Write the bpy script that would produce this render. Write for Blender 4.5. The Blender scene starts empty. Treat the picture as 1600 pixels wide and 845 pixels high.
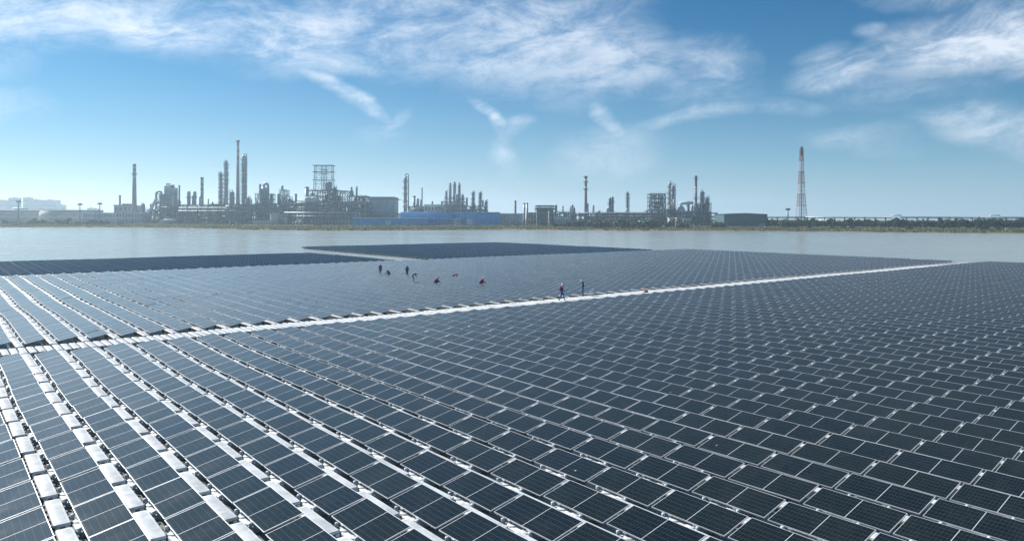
import bpy, bmesh, math, random
import numpy as np
from mathutils import Vector, Matrix

sc = bpy.context.scene
COL = sc.collection
random.seed(7); RNG = np.random.default_rng(7)
rad = math.radians

# ------------------------------------------------------------------ camera
F = 1146.26          # focal length in pixels of a 1600 wide picture
HORIZON = 339.55     # horizon row at the picture's middle
ROLL = 0.00286
CAMZ = 8.26          # metres above the water
cd = bpy.data.cameras.new('camera'); cam = bpy.data.objects.new('camera', cd); COL.objects.link(cam)
cd.sensor_fit = 'HORIZONTAL'; cd.sensor_width = 36.0; cd.lens = F/1600*36.0
cd.shift_y = -(422.5-HORIZON)/1600
cd.clip_start = 0.1; cd.clip_end = 20000
cam.matrix_world = Matrix.Translation((0, 0, CAMZ)) @ Matrix.Rotation(rad(90), 4, 'X') @ Matrix.Rotation(ROLL, 4, 'Z')
sc.camera = cam

# ------------------------------------------------------------------ sun, sky, exposure
SUN_AZ = rad(-52)    # clockwise from +Y, the way the camera looks
SUN_EL = rad(38)
sd = bpy.data.lights.new('sun', 'SUN'); sun = bpy.data.objects.new('sun', sd); COL.objects.link(sun)
sd.energy = 5.0; sd.angle = rad(0.55); sd.color = (1.0, 0.975, 0.935)
_d = Vector((math.sin(SUN_AZ)*math.cos(SUN_EL), math.cos(SUN_AZ)*math.cos(SUN_EL), math.sin(SUN_EL)))
sun.rotation_euler = (-_d).to_track_quat('-Z', 'Y').to_euler(); sun.location = _d*200

sc.view_settings.view_transform = 'Standard'; sc.view_settings.look = 'None'
sc.view_settings.exposure = 0.57; sc.view_settings.gamma = 1.0; sc.view_settings.use_curve_mapping = False
sc.render.engine = 'CYCLES'
cy = sc.cycles
cy.use_denoising = True; cy.max_bounces = 6; cy.diffuse_bounces = 2; cy.glossy_bounces = 3
cy.transmission_bounces = 2; cy.volume_bounces = 1; cy.transparent_max_bounces = 8
cy.caustics_reflective = False; cy.caustics_refractive = False
cy.sample_clamp_indirect = 6.0
try: cy.denoising_input_passes = 'RGB_ALBEDO_NORMAL'; cy.denoising_prefilter = 'ACCURATE'
except Exception: pass

class NT:
    """small helper to write node trees as expressions"""
    def __init__(s, tree): s.t = tree; tree.nodes.clear()
    def n(s, typ, **kw):
        nd = s.t.nodes.new(typ)
        for k, v in kw.items(): setattr(nd, k, v)
        return nd
    def link(s, a, b): s.t.links.new(a, b)
    def put(s, sock, v):
        if isinstance(v, bpy.types.NodeSocket): s.link(v, sock)
        elif v is not None: sock.default_value = v
    def m(s, op, a, b=None, c=None, clamp=False):
        nd = s.n('ShaderNodeMath', operation=op, use_clamp=clamp)
        s.put(nd.inputs[0], a); s.put(nd.inputs[1], b); s.put(nd.inputs[2], c)
        return nd.outputs[0]
    def v(s, op, a, b=None, sc_=None):
        nd = s.n('ShaderNodeVectorMath', operation=op)
        s.put(nd.inputs[0], a); s.put(nd.inputs[1], b)
        if sc_ is not None: s.put(nd.inputs['Scale'], sc_)
        return nd.outputs['Value'] if op in ('DOT_PRODUCT', 'LENGTH', 'DISTANCE') else nd.outputs[0]
    def xyz(s, x=0.0, y=0.0, z=0.0):
        nd = s.n('ShaderNodeCombineXYZ'); s.put(nd.inputs[0], x); s.put(nd.inputs[1], y); s.put(nd.inputs[2], z)
        return nd.outputs[0]
    def sep(s, v):
        nd = s.n('ShaderNodeSeparateXYZ'); s.link(v, nd.inputs[0]); return nd.outputs
    def ramp(s, v, a, b, c=0.0, d=1.0, smooth=True):
        nd = s.n('ShaderNodeMapRange', interpolation_type='SMOOTHSTEP' if smooth else 'LINEAR')
        s.put(nd.inputs[0], v)
        for i, q in enumerate((a, b, c, d)): s.put(nd.inputs[1+i], q)
        return nd.outputs[0]
    def noise(s, vec=None, scale=5.0, detail=4.0, rough=0.55, lac=2.0, dist=0.0):
        nd = s.n('ShaderNodeTexNoise')
        if vec is not None: s.link(vec, nd.inputs['Vector'])
        nd.inputs['Scale'].default_value = scale; nd.inputs['Detail'].default_value = detail
        nd.inputs['Roughness'].default_value = rough; nd.inputs['Lacunarity'].default_value = lac
        nd.inputs['Distortion'].default_value = dist
        return nd.outputs[0]
    def mix(s, f, a, b, blend='MIX'):
        nd = s.n('ShaderNodeMix', data_type='RGBA', blend_type=blend)
        s.put(nd.inputs[0], f)
        for k, q in ((6, a), (7, b)):
            if isinstance(q, (tuple, list)) and len(q) == 3: q = (*q, 1.0)
            s.put(nd.inputs[k], q)
        return nd.outputs[2]

wd = bpy.data.worlds.new('World'); sc.world = wd; wd.use_nodes = True
N = NT(wd.node_tree)
sky = N.n('ShaderNodeTexSky', sky_type='NISHITA', sun_disc=False, sun_elevation=SUN_EL, sun_rotation=SUN_AZ,
          altitude=50.0, air_density=1.0, dust_density=0.3, ozone_density=2.5)
hsv = N.n('ShaderNodeHueSaturation'); hsv.inputs['Saturation'].default_value = 1.30
N.link(N.mix(1.0, sky.outputs[0], (0.045, 0.47, 0.71), 'MULTIPLY'), hsv.inputs['Color'])
D = N.v('NORMALIZE', N.n('ShaderNodeTexCoord').outputs['Generated'])
dx, dy, dz = N.sep(D)
az = N.m('ARCTAN2', dx, dy); el = N.m('ARCSINE', dz)
# cirrus: long strokes of cloud by azimuth and elevation, frayed by warped noise
wn = N.n('ShaderNodeTexNoise'); wn.inputs['Scale'].default_value = 5.0; wn.inputs['Detail'].default_value = 5.0
N.link(N.xyz(az, N.m('MULTIPLY', el, 1.7), 0.0), wn.inputs['Vector'])
warp = N.v('SCALE', N.v('SUBTRACT', wn.outputs['Color'], (0.5, 0.5, 0.5)), sc_=0.095)
wx, wy, _w = N.sep(warp)
azw = N.m('ADD', az, wx); elw = N.m('ADD', el, N.m('MULTIPLY', wy, 0.7))
P = N.xyz(azw, elw, 1.0)
def _ae(x, y):
    return (math.atan((x-800)/F), math.atan((HORIZON-y)/math.hypot(F, x-800)))
# x1, y1, x2, y2 of the stroke's axis, its half width, its strength (bearings read off a 1600 wide picture)
STROKES = [
    (-260, -30, 330, 25, 62, 1.0), (60, 0, 420, 70, 48, .95), (250, 30, 640, 70, 62, 1.0), (480, 10, 760, 40, 90, .9),
    (640, 60, 960, 60, 85, .8), (760, 20, 1000, 90, 95, .8), (860, 60, 1060, 100, 60, .75), (640, -40, 1000, -10, 70, .6),
    (1020, 90, 1180, 110, 50, .6), (900, 95, 960, 130, 46, .7),
    (400, 85, 610, 110, 26, .7), (450, 108, 625, 208, 13, .85), (598, 218, 642, 176, 14, .70), (560, 215, 650, 215, 18, .35),
    (736, 156, 792, 218, 13, .9), (775, 212, 835, 192, 14, .6), (765, 225, 800, 265, 24, .62),
    (925, 160, 982, 228, 14, .65), (870, 250, 1030, 230, 40, .45), (925, 225, 965, 240, 22, .4),
    (1000, 200, 1200, 160, 13, .55), (1150, 165, 1300, 160, 14, .35), (980, 130, 1180, 150, 40, .32),
    (1250, 125, 1420, 90, 28, .85), (1370, 95, 1720, 30, 44, 1.1), (1480, 70, 1800, 60, 50, .9), (1260, 80, 1340, 75, 20, .45), (1340, 42, 1400, 55, 12, .45),
    (1440, 180, 1640, 200, 24, .8), (1540, 205, 1760, 225, 30, .7), (1250, 218, 1430, 212, 22, .38), (1250, 130, 1560, 150, 30, .32),
    (-140, 160, 60, 165, 24, .55), (-200, 60, 80, 50, 60, .6), (1330, -20, 1640, 10, 26, .4),
]
acc = None
for (x1, y1, x2, y2, hw, st) in STROKES:
    a1, e1 = _ae(x1, y1); a2, e2 = _ae(x2, y2)
    ca, ce = (a1+a2)/2, (e1+e2)/2
    L = math.hypot(a2-a1, e2-e1); ux, uy = (a2-a1)/L, (e2-e1)/L
    hl = L/2*1.25; hv = hw/F*1.15
    A = (ux/hl, uy/hl, -(ux*ca+uy*ce)/hl); B = (-uy/hv, ux/hv, (uy*ca-ux*ce)/hv)
    r = N.v('LENGTH', N.xyz(N.v('DOT_PRODUCT', P, A), N.v('DOT_PRODUCT', P, B), 0.0))
    g = N.ramp(r, 1.25, 0.1, 0.0, st)
    acc = g if acc is None else N.m('MAXIMUM', acc, g)
# the rest of the sky carries the same thin cirrus
gen = N.ramp(N.noise(N.xyz(N.m('MULTIPLY', az, 1.0), N.m('MULTIPLY', el, 2.4), 3.0), 2.6, 3.0, 0.5), 0.5, 0.75, 0.0, 0.35)
outside = N.m('MAXIMUM', N.ramp(N.m('ABSOLUTE', az), 0.66, 0.9), N.ramp(el, 0.31, 0.45))
acc = N.m('MAXIMUM', acc, N.m('MULTIPLY', gen, outside))
# fibres
rot = N.xyz(N.m('ADD', N.m('MULTIPLY', azw, 0.95), N.m('MULTIPLY', elw, 0.45)), N.m('MULTIPLY', N.m('SUBTRACT', N.m('MULTIPLY', elw, 0.95), N.m('MULTIPLY', azw, 0.18)), 3.0), 1.7)
fib = N.noise(rot, 8.0, 11.0, 0.66, 2.15, 0.5)
puf = N.noise(N.xyz(az, N.m('MULTIPLY', el, 1.6), 9.0), 18.0, 9.0, 0.66, 2.1, 0.3)
tex = N.m('ADD', N.m('MULTIPLY', fib, 0.66), N.m('MULTIPLY', puf, 0.34))
dens = N.m('MULTIPLY', acc, N.ramp(tex, 0.34, 0.64, 0.22, 1.0))
dens = N.m('ADD', dens, N.m('MULTIPLY', N.ramp(tex, 0.46, 0.72), 0.03))     # faint veil everywhere
dens = N.ramp(dens, 0.03, 1.0, 0.0, 0.78, smooth=False)
cloudcol = N.mix(N.ramp(tex, 0.35, 0.65), (7.0, 8.2, 10.0), (10.2, 10.7, 11.4))
# pale hazy air low over the horizon, brighter under the sun
tosun = N.v('DOT_PRODUCT', D, tuple(_d))
hz = N.m('POWER', 2.71828, N.m('MULTIPLY', N.m('MAXIMUM', el, 0.0), -12.5))
hazecol = N.mix(N.ramp(tosun, 0.1, 0.9), (5.2, 6.9, 8.5), (8.4, 8.5, 8.9))
skyhaze = N.mix(N.m('MULTIPLY', hz, 0.95), hsv.outputs[0], hazecol)
skymix = N.mix(dens, skyhaze, cloudcol)
bg = N.n('ShaderNodeBackground'); bg.inputs['Strength'].default_value = 0.070
N.link(skymix, bg.inputs['Color'])
wo = N.n('ShaderNodeOutputWorld'); N.link(bg.outputs[0], wo.inputs['Surface'])
wd.cycles.sampling_method = 'MANUAL'; wd.cycles.sample_map_resolution = 512
# ------------------------------------------------------------------ materials
def mat(name, col, rough=0.6, metal=0.0, var=0.0, vscale=1.0, spec=0.5, bump=0.0, bscale=8.0, col2=None):
    """principled paint or metal with object-space dirt and streaks"""
    m_ = bpy.data.materials.new(name); m_.use_nodes = True
    K = NT(m_.node_tree); b = K.n('ShaderNodeBsdfPrincipled'); o = K.n('ShaderNodeOutputMaterial')
    K.link(b.outputs[0], o.inputs[0])
    b.inputs['Roughness'].default_value = rough; b.inputs['Metallic'].default_value = metal
    b.inputs['Specular IOR Level'].default_value = spec
    if var > 0:
        pos = K.n('ShaderNodeNewGeometry').outputs['Position']
        n1 = K.noise(pos, vscale, 5.0, 0.6)
        c2 = col2 or tuple(c*(1-var) for c in col)
        c = K.mix(K.ramp(n1, 0.35, 0.68), (*col, 1), (*c2, 1)); K.link(c, b.inputs['Base Color'])
    else: b.inputs['Base Color'].default_value = (*col, 1)
    if bump > 0:
        pos = K.n('ShaderNodeNewGeometry').outputs['Position']
        bn = K.n('ShaderNodeBump'); bn.inputs['Strength'].default_value = bump; bn.inputs['Distance'].default_value = 0.05
        K.link(K.noise(pos, bscale, 4.0), bn.inputs['Height']); K.link(bn.outputs[0], b.inputs['Normal'])
    return m_

M = {}
M['frame'] = mat('panel_frame_aluminium', (0.66, 0.68, 0.69), 0.4, 0.3, 0.12, 3.0)
M['blackframe'] = mat('black_anodised_frame', (0.10, 0.11, 0.12), 0.45, 0.3)
M['back'] = mat('panel_backsheet', (0.55, 0.57, 0.58), 0.5)
M['float'] = mat('white_polyethylene', (0.70, 0.72, 0.72), 0.5, 0.0, 0.30, 1.7)
M['floatg'] = mat('weathered_polyethylene', (0.64, 0.67, 0.66), 0.6, 0.0, 0.3, 3.0)
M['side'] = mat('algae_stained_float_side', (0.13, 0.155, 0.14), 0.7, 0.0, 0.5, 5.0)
M['pin'] = mat('black_lug', (0.03, 0.032, 0.034), 0.5)
M['bracket'] = mat('galvanised_bracket', (0.62, 0.64, 0.65), 0.4, 0.5)

def make_glass(name='photovoltaic_glass', sheen=1.0, ior=1.36):
    m_ = bpy.data.materials.new(name); m_.use_nodes = True
    K = NT(m_.node_tree); b = K.n('ShaderNodeBsdfPrincipled'); o = K.n('ShaderNodeOutputMaterial')
    K.link(b.outputs[0], o.inputs[0])
    uv = K.n('ShaderNodeUVMap', uv_map='UVMap').outputs[0]
    u, v, _ = K.sep(uv)
    rnd = K.n('ShaderNodeAttribute', attribute_type='GEOMETRY', attribute_name='rnd').outputs['Fac']
    def line(c, n, w):
        f = K.m('FRACT', K.m('MULTIPLY', c, n)); d = K.m('ABSOLUTE', K.m('SUBTRACT', f, 0.5))
        return K.m('GREATER_THAN', d, 0.5-w)
    cross = line(v, 6.0, 0.020); along = line(u, 24.0, 0.022)
    bus = K.m('MULTIPLY', line(v, 60.0, 0.05), 0.30)
    grid = K.m('MAXIMUM', K.m('MULTIPLY', cross, 1.0), K.m('MULTIPLY', along, 0.62))
    cell = K.n('ShaderNodeTexWhiteNoise', noise_dimensions='3D')
    K.link(K.xyz(K.m('FLOOR', K.m('MULTIPLY', u, 24.0)), K.m('FLOOR', K.m('MULTIPLY', v, 6.0)), K.m('MULTIPLY', rnd, 91.0)), cell.inputs['Vector'])
    base = K.mix(K.ramp(rnd, 0.25, 0.75, smooth=True), (0.0012, 0.0045, 0.0068), (0.0030, 0.0065, 0.0048))
    base = K.mix(K.m('MULTIPLY', cell.outputs['Value'], 0.35), base, (0.009, 0.015, 0.02))
    base = K.mix(bus, base, (0.035, 0.042, 0.05))
    base = K.mix(grid, base, (0.075, 0.09, 0.097))
    # dust film, patchy and heavier towards the lower edge
    pos = K.n('ShaderNodeNewGeometry').outputs['Position']
    dust = K.ramp(K.noise(pos, 0.9, 5.0, 0.6), 0.42, 0.8, 0.0, 0.05)
    dust = K.m('ADD', dust, K.ramp(v, 0.07, 0.0, 0.0, 0.10))
    base = K.mix(dust, base, (0.16, 0.17, 0.16))
    # a few bird droppings
    vo = K.n('ShaderNodeTexVoronoi', feature='F1'); vo.inputs['Scale'].default_value = 0.8; K.link(pos, vo.inputs['Vector'])
    spot = K.m('MULTIPLY', K.m('LESS_THAN', K.m('ADD', vo.outputs['Distance'], K.m('MULTIPLY', K.noise(pos, 40.0, 2.0), 0.03)), 0.042), K.m('GREATER_THAN', K.sep(vo.outputs['Color'])[0], 0.55))
    base = K.mix(K.m('MULTIPLY', spot, 0.8), base, (0.5, 0.5, 0.47))
    K.link(base, b.inputs['Base Color'])
    K.link(K.m('ADD', 0.165, K.m('MULTIPLY', dust, 1.2)), b.inputs['Roughness'])
    b.inputs['IOR'].default_value = ior
    b.inputs['Specular Tint'].default_value = (1.0, 0.93, 0.74, 1)
    b.inputs['Sheen Weight'].default_value = sheen; b.inputs['Sheen Roughness'].default_value = 0.27; b.inputs['Sheen Tint'].default_value = (0.98, 1.0, 0.95, 1)   # dust film
    return m_
M['glass'] = make_glass()
M['sheenlessglass'] = make_glass('sheenless_photovoltaic_glass', 0.0, 1.40)     # far blocks: sheen taken out of the glass to darken their reflection

def make_water():
    m_ = bpy.data.materials.new('lake_water'); m_.use_nodes = True
    K = NT(m_.node_tree); b = K.n('ShaderNodeBsdfPrincipled'); o = K.n('ShaderNodeOutputMaterial')
    K.link(b.outputs[0], o.inputs[0])
    pos = K.n('ShaderNodeNewGeometry').outputs['Position']
    tint = K.noise(pos, 0.012, 3.0)
    K.link(K.mix(tint, (0.25, 0.268, 0.235), (0.28, 0.298, 0.265)), b.inputs['Base Color'])
    b.inputs['IOR'].default_value = 1.33
    K.link(K.ramp(K.noise(K.v('MULTIPLY', pos, (0.012, 0.05, 1.0)), 1.0, 5.0, 0.6), 0.35, 0.7, 0.20, 0.28), b.inputs['Roughness'])
    sp = K.v('MULTIPLY', pos, (1.0, 1.0, 1.0))
    h = K.m('ADD', K.m('MULTIPLY', K.noise(sp, 1.1, 4.0, 0.6), 0.10), K.m('MULTIPLY', K.noise(sp, 0.16, 3.0, 0.55), 0.30))
    h = K.m('ADD', h, K.m('MULTIPLY', K.noise(sp, 5.0, 2.0, 0.5), 0.014))
    bn = K.n('ShaderNodeBump'); bn.inputs['Strength'].default_value = 0.08; bn.inputs['Distance'].default_value = 1.0
    K.link(h, bn.inputs['Height']); K.link(bn.outputs[0], b.inputs['Normal'])
    return m_
M['water'] = make_water()

def make_bank():
    m_ = bpy.data.materials.new('bank_soil_and_grass'); m_.use_nodes = True
    K = NT(m_.node_tree); b = K.n('ShaderNodeBsdfPrincipled'); o = K.n('ShaderNodeOutputMaterial')
    K.link(b.outputs[0], o.inputs[0])
    pos = K.n('ShaderNodeNewGeometry').outputs['Position']
    st = K.v('MULTIPLY', pos, (0.35, 1.0, 1.0))
    g = K.mix(K.ramp(K.noise(st, 0.12, 6.0, 0.65), 0.4, 0.62), (0.075, 0.11, 0.04), (0.19, 0.17, 0.075))
    soil = K.ramp(K.noise(st, 0.05, 5.0, 0.6), 0.47, 0.62)
    c = K.mix(soil, g, (0.33, 0.20, 0.11))
    c = K.mix(K.ramp(K.noise(pos, 1.3, 4.0, 0.7), 0.5, 0.75, 0.0, 0.5), c, (0.05, 0.06, 0.03))
    K.link(c, b.inputs['Base Color']); b.inputs['Roughness'].default_value = 0.95; b.inputs['Specular IOR Level'].default_value = 0.1
    bn = K.n('ShaderNodeBump'); bn.inputs['Strength'].default_value = 0.8; bn.inputs['Distance'].default_value = 0.4
    K.link(K.noise(pos, 0.9, 5.0, 0.7), bn.inputs['Height']); K.link(bn.outputs[0], b.inputs['Normal'])
    return m_
M['bank'] = make_bank()

def make_leaf(name, c1, c2):
    m_ = bpy.data.materials.new(name); m_.use_nodes = True
    K = NT(m_.node_tree); b = K.n('ShaderNodeBsdfPrincipled'); o = K.n('ShaderNodeOutputMaterial')
    t = K.n('ShaderNodeBsdfTranslucent'); mx = K.n('ShaderNodeMixShader'); mx.inputs[0].default_value = 0.3
    K.link(b.outputs[0], mx.inputs[1]); K.link(t.outputs[0], mx.inputs[2]); K.link(mx.outputs[0], o.inputs[0])
    pos = K.n('ShaderNodeNewGeometry').outputs['Position']
    c = K.mix(K.noise(pos, 0.8, 3.0), c1, c2)
    K.link(c, b.inputs['Base Color']); K.link(c, t.inputs['Color']); b.inputs['Roughness'].default_value = 0.6
    return m_
M['leaf'] = make_leaf('tree_leaves', (0.022, 0.048, 0.018), (0.06, 0.10, 0.032))
M['leafp'] = make_leaf('pale_willow_leaves', (0.05, 0.10, 0.025), (0.11, 0.16, 0.05))
M['bark'] = mat('bark', (0.09, 0.07, 0.05), 0.9)
M['grass'] = make_leaf('dry_grass', (0.09, 0.12, 0.04), (0.25, 0.21, 0.09))
# plant and building paints
M['steel'] = mat('weathered_steel', (0.22, 0.28, 0.33), 0.55, 0.35, 0.45, 0.5)
M['dark'] = mat('dark_steelwork', (0.065, 0.115, 0.145), 0.6, 0.2, 0.4, 0.4)
M['greensteel'] = mat('green_painted_steelwork', (0.07, 0.16, 0.14), 0.6, 0.1, 0.4, 0.4)
M['alu'] = mat('aluminium_cladding', (0.48, 0.52, 0.56), 0.45, 0.3, 0.35, 0.35)
M['pipe'] = mat('pale_insulated_pipe', (0.62, 0.65, 0.66), 0.45, 0.2, 0.3, 0.8)
M['concrete'] = mat('chimney_concrete', (0.30, 0.29, 0.30), 0.9, 0.0, 0.3, 0.12)
M['red'] = mat('chimney_red_paint', (0.22, 0.10, 0.09), 0.8, 0.0, 0.3, 0.3)
M['white'] = mat('chalky_white_paint', (0.62, 0.62, 0.60), 0.8, 0.0, 0.25, 0.3)
M['cream'] = mat('cream_tank_paint', (0.80, 0.77, 0.68), 0.6, 0.0, 0.15, 0.2)
M['creamd'] = mat('tank_girder_paint', (0.36, 0.33, 0.28), 0.7)
M['blue'] = mat('blue_sheet_cladding', (0.0, 0.40, 0.88), 0.5, 0.0, 0.35, 0.15)
M['blued'] = mat('dark_blue_sheet', (0.004, 0.25, 0.58), 0.5, 0.0, 0.3, 0.2)
M['roofw'] = mat('pale_roof_sheet', (0.66, 0.70, 0.74), 0.5, 0.0, 0.2, 0.2)
M['wallw'] = mat('white_rendered_wall', (0.62, 0.62, 0.60), 0.8, 0.0, 0.2, 0.2)
M['window'] = mat('window_glass', (0.03, 0.04, 0.05), 0.12, 0.0, spec=0.7)
M['maroon'] = mat('maroon_roof_sheet', (0.16, 0.05, 0.055), 0.6, 0.0, 0.3, 0.2)
M['greyshed'] = mat('dark_grey_sheet', (0.09, 0.155, 0.185), 0.55, 0.1, 0.25, 0.15)
M['tower'] = mat('highrise_facade', (0.22, 0.25, 0.30), 0.8)
M['mast_red'] = mat('mast_red_paint', (0.34, 0.13, 0.12), 0.6)
M['mast_white'] = mat('mast_white_paint', (0.50, 0.50, 0.52), 0.6)
M['yellow'] = mat('yellow_cladding', (0.34, 0.36, 0.16), 0.7, 0.0, 0.3, 0.3)
M['pink'] = mat('faded_brick_cladding', (0.30, 0.20, 0.19), 0.8, 0.0, 0.3, 0.2)
M['silo'] = mat('silo_shell', (0.46, 0.46, 0.47), 0.5, 0.2, 0.25, 0.3)
# people
M['skin'] = mat('skin', (0.50, 0.30, 0.21), 0.5)
M['navy'] = mat('navy_overall', (0.015, 0.045, 0.15), 0.85)
M['navyb'] = mat('blue_trousers', (0.015, 0.085, 0.30), 0.85)
M['vest'] = mat('red_life_vest', (0.42, 0.035, 0.045), 0.7)
M['hat'] = mat('white_helmet', (0.80, 0.80, 0.80), 0.35)
M['redhat'] = mat('red_helmet', (0.50, 0.03, 0.03), 0.35)
M['boot'] = mat('black_boot', (0.012, 0.012, 0.013), 0.6)
M['orange'] = mat('orange_plastic', (0.55, 0.20, 0.04), 0.5)
# ------------------------------------------------------------------ object helpers
def tag(o, label=None, cat=None, group=None, kind=None):
    if label: o['label'] = label
    if cat: o['category'] = cat
    if group: o['group'] = group
    if kind: o['kind'] = kind
    elif cat: o['kind'] = 'thing'
    return o
def link(name, data, parent=None, mw=None):
    o = bpy.data.objects.new(name, data); COL.objects.link(o)
    if parent is not None: o.parent = parent
    if mw is not None: o.matrix_local = mw
    return o
def empty(name, loc, label=None, cat=None, group=None, rz=0.0):
    o = bpy.data.objects.new(name, None); COL.objects.link(o); o.empty_display_size = 0.5
    o.location = loc; o.rotation_euler = (0, 0, rz)
    return tag(o, label, cat, group)

class MB:
    """collects simple solids in local coordinates, then becomes one mesh"""
    def __init__(s): s.v = []; s.f = []; s.mi = []; s.sm = []; s.k = 0
    def add(s, vs, fs, smooth=False):
        n = len(s.v); s.v += [tuple(p) for p in vs]
        for f in fs: s.f.append(tuple(i+n for i in f)); s.mi.append(s.k); s.sm.append(smooth)
        return s
    def box(s, x0, x1, y0, y1, z0, z1):
        return s.add([(x0,y0,z0),(x1,y0,z0),(x1,y1,z0),(x0,y1,z0),(x0,y0,z1),(x1,y0,z1),(x1,y1,z1),(x0,y1,z1)],
                     [(0,3,2,1),(4,5,6,7),(0,1,5,4),(1,2,6,5),(2,3,7,6),(3,0,4,7)])
    def bar(s, a, b, w, h=None):
        """square bar from a to b"""
        a = Vector(a); b = Vector(b); d = (b-a)
        if d.length < 1e-6: return s
        d.normalize(); up = Vector((0,0,1)) if abs(d.z) < 0.95 else Vector((0,1,0))
        x = d.cross(up).normalized()*(w/2); y = d.cross(x).normalized()*((h or w)/2)
        vs = [a-x-y, a+x-y, a+x+y, a-x+y, b-x-y, b+x-y, b+x+y, b-x+y]
        return s.add(vs, [(0,1,2,3),(7,6,5,4),(0,4,5,1),(1,5,6,2),(2,6,7,3),(3,7,4,0)])
    def tube(s, pts, r, n=8, cap=True):
        pts = [Vector(p) for p in pts]; R = r if isinstance(r, (list, tuple)) else [r]*len(pts)
        vs = []; px = None
        for i, p in enumerate(pts):
            t = (pts[min(i+1, len(pts)-1)]-pts[max(i-1, 0)]).normalized()
            if px is None: px = t.orthogonal().normalized()
            px = (px - t*px.dot(t)).normalized(); py = t.cross(px)
            for k in range(n):
                a = 2*math.pi*k/n; vs.append(p + (px*math.cos(a)+py*math.sin(a))*R[i])
        fs = [(i*n+k, i*n+(k+1)%n, (i+1)*n+(k+1)%n, (i+1)*n+k) for i in range(len(pts)-1) for k in range(n)]
        if cap: fs += [tuple(range(n))[::-1], tuple((len(pts)-1)*n+k for k in range(n))]
        return s.add(vs, fs, True)
    def lathe(s, prof, n=16, cx=0.0, cy=0.0):
        """prof: (radius, z) from the bottom up"""
        vs = [(cx+r*math.cos(2*math.pi*k/n), cy+r*math.sin(2*math.pi*k/n), z) for (r, z) in prof for k in range(n)]
        fs = [(i*n+k, i*n+(k+1)%n, (i+1)*n+(k+1)%n, (i+1)*n+k) for i in range(len(prof)-1) for k in range(n)]
        fs += [tuple(range(n))[::-1], tuple((len(prof)-1)*n+k for k in range(n))]
        return s.add(vs, fs, True)
    def prism(s, poly, y0, y1):
        """poly in x-z, extruded along y"""
        n = len(poly); vs = [(x, y0, z) for x, z in poly]+[(x, y1, z) for x, z in poly]
        fs = [tuple(range(n)), tuple(range(n, 2*n))[::-1]]+[(i, n+i, n+(i+1) % n, (i+1) % n) for i in range(n)]
        return s.add(vs, fs)
    def mesh(s, name, mats):
        me = bpy.data.meshes.new(name); me.from_pydata(s.v, [], s.f)
        for m_ in (mats if isinstance(mats, (list, tuple)) else [mats]): me.materials.append(M[m_] if isinstance(m_, str) else m_)
        me.polygons.foreach_set('material_index', s.mi); me.polygons.foreach_set('use_smooth', s.sm)
        bm = bmesh.new(); bm.from_mesh(me); bmesh.ops.recalc_face_normals(bm, faces=bm.faces); bm.to_mesh(me); bm.free()
        me.update()
        return me
    def build(s, name, mats, parent=None, loc=None):
        o = link(name, s.mesh(name, mats), parent)
        if loc is not None: o.location = loc
        return o
def smooth_angle(me, ang=40):
    try: me.set_sharp_from_angle(angle=rad(ang))
    except Exception: pass

def copy_tree(src, parent=None):
    c = src.copy(); COL.objects.link(c)
    if parent is not None: c.parent = parent
    for ch in CHILDREN.get(src.name, []): copy_tree(bpy.data.objects[ch], c)
    return c
CHILDREN = {}

# plan coordinates of the solar field: r along the rows of panels, w across them (both in metres from below the camera)
TH = rad(-38.747)
RV = Vector((math.sin(TH), math.cos(TH), 0)); WV = Vector((math.cos(TH), -math.sin(TH), 0)); ZV = Vector((0, 0, 1))
def RW(r, w, z=0.0): return RV*r + WV*w + ZV*z
def frame_matrix(ex, ey, ez, o):
    return Matrix(((ex.x, ey.x, ez.x, o.x), (ex.y, ey.y, ez.y, o.y), (ex.z, ey.z, ez.z, o.z), (0, 0, 0, 1)))
def project(p):
    x = 800+F*p[0]/max(p[1], 0.01); y = HORIZON+ROLL*(x-800)+F*(CAMZ-p[2])/max(p[1], 0.01)
    return x, y
# bearings and distances of the far shore: picture column and distance give a plan position
def HX(px, d): return (px-800)*d/F
def HZ(py, px, d): return CAMZ-(py-HORIZON-ROLL*(px-800))*d/F

def nth(n):
    return f"{n}{'th' if 10 <= n % 100 <= 20 else {1: 'st', 2: 'nd', 3: 'rd'}.get(n % 10, 'th')}"
def row_name(k):
    """rows are counted along the walkway from the left picture edge"""
    return f'the {nth(k+1)} foreground row from the left' if k >= 0 else ('the row cut by the left edge' if k == -1 else f'the {nth(-k-1)} row beyond the left edge')
# ------------------------------------------------------------------ body surfaces of the workers, used further down
STAND = dict(pelvis=(0, 0, .93), spine=(0, .0, 1.10), chest=(0, .0, 1.30), neck=(0, .01, 1.46), skull=(0, .03, 1.56), crown=(0, .03, 1.66),
    sl=(-.17, 0, 1.39), el=(-.23, -.03, 1.12), wl=(-.24, .07, .89), sr=(.17, 0, 1.39), er=(.23, -.03, 1.12), wr=(.24, .07, .89),
    hl=(-.09, 0, .88), kl=(-.10, .03, .49), al=(-.10, -.02, .09), tl=(-.11, .14, .04), hr=(.09, 0, .88), kr=(.10, .03, .49), ar=(.10, -.02, .09), tr=(.11, .14, .04))
BONES = [('pelvis', 'spine', 1), ('spine', 'chest', 1), ('chest', 'neck', 1), ('neck', 'skull', 0), ('skull', 'crown', 0), ('chest', 'sl', 1), ('sl', 'el', 1), ('el', 'wl', 1), ('chest', 'sr', 1), ('sr', 'er', 1), ('er', 'wr', 1),
         ('pelvis', 'hl', 2), ('hl', 'kl', 2), ('kl', 'al', 2), ('al', 'tl', 3), ('pelvis', 'hr', 2), ('hr', 'kr', 2), ('kr', 'ar', 2), ('ar', 'tr', 3)]
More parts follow.
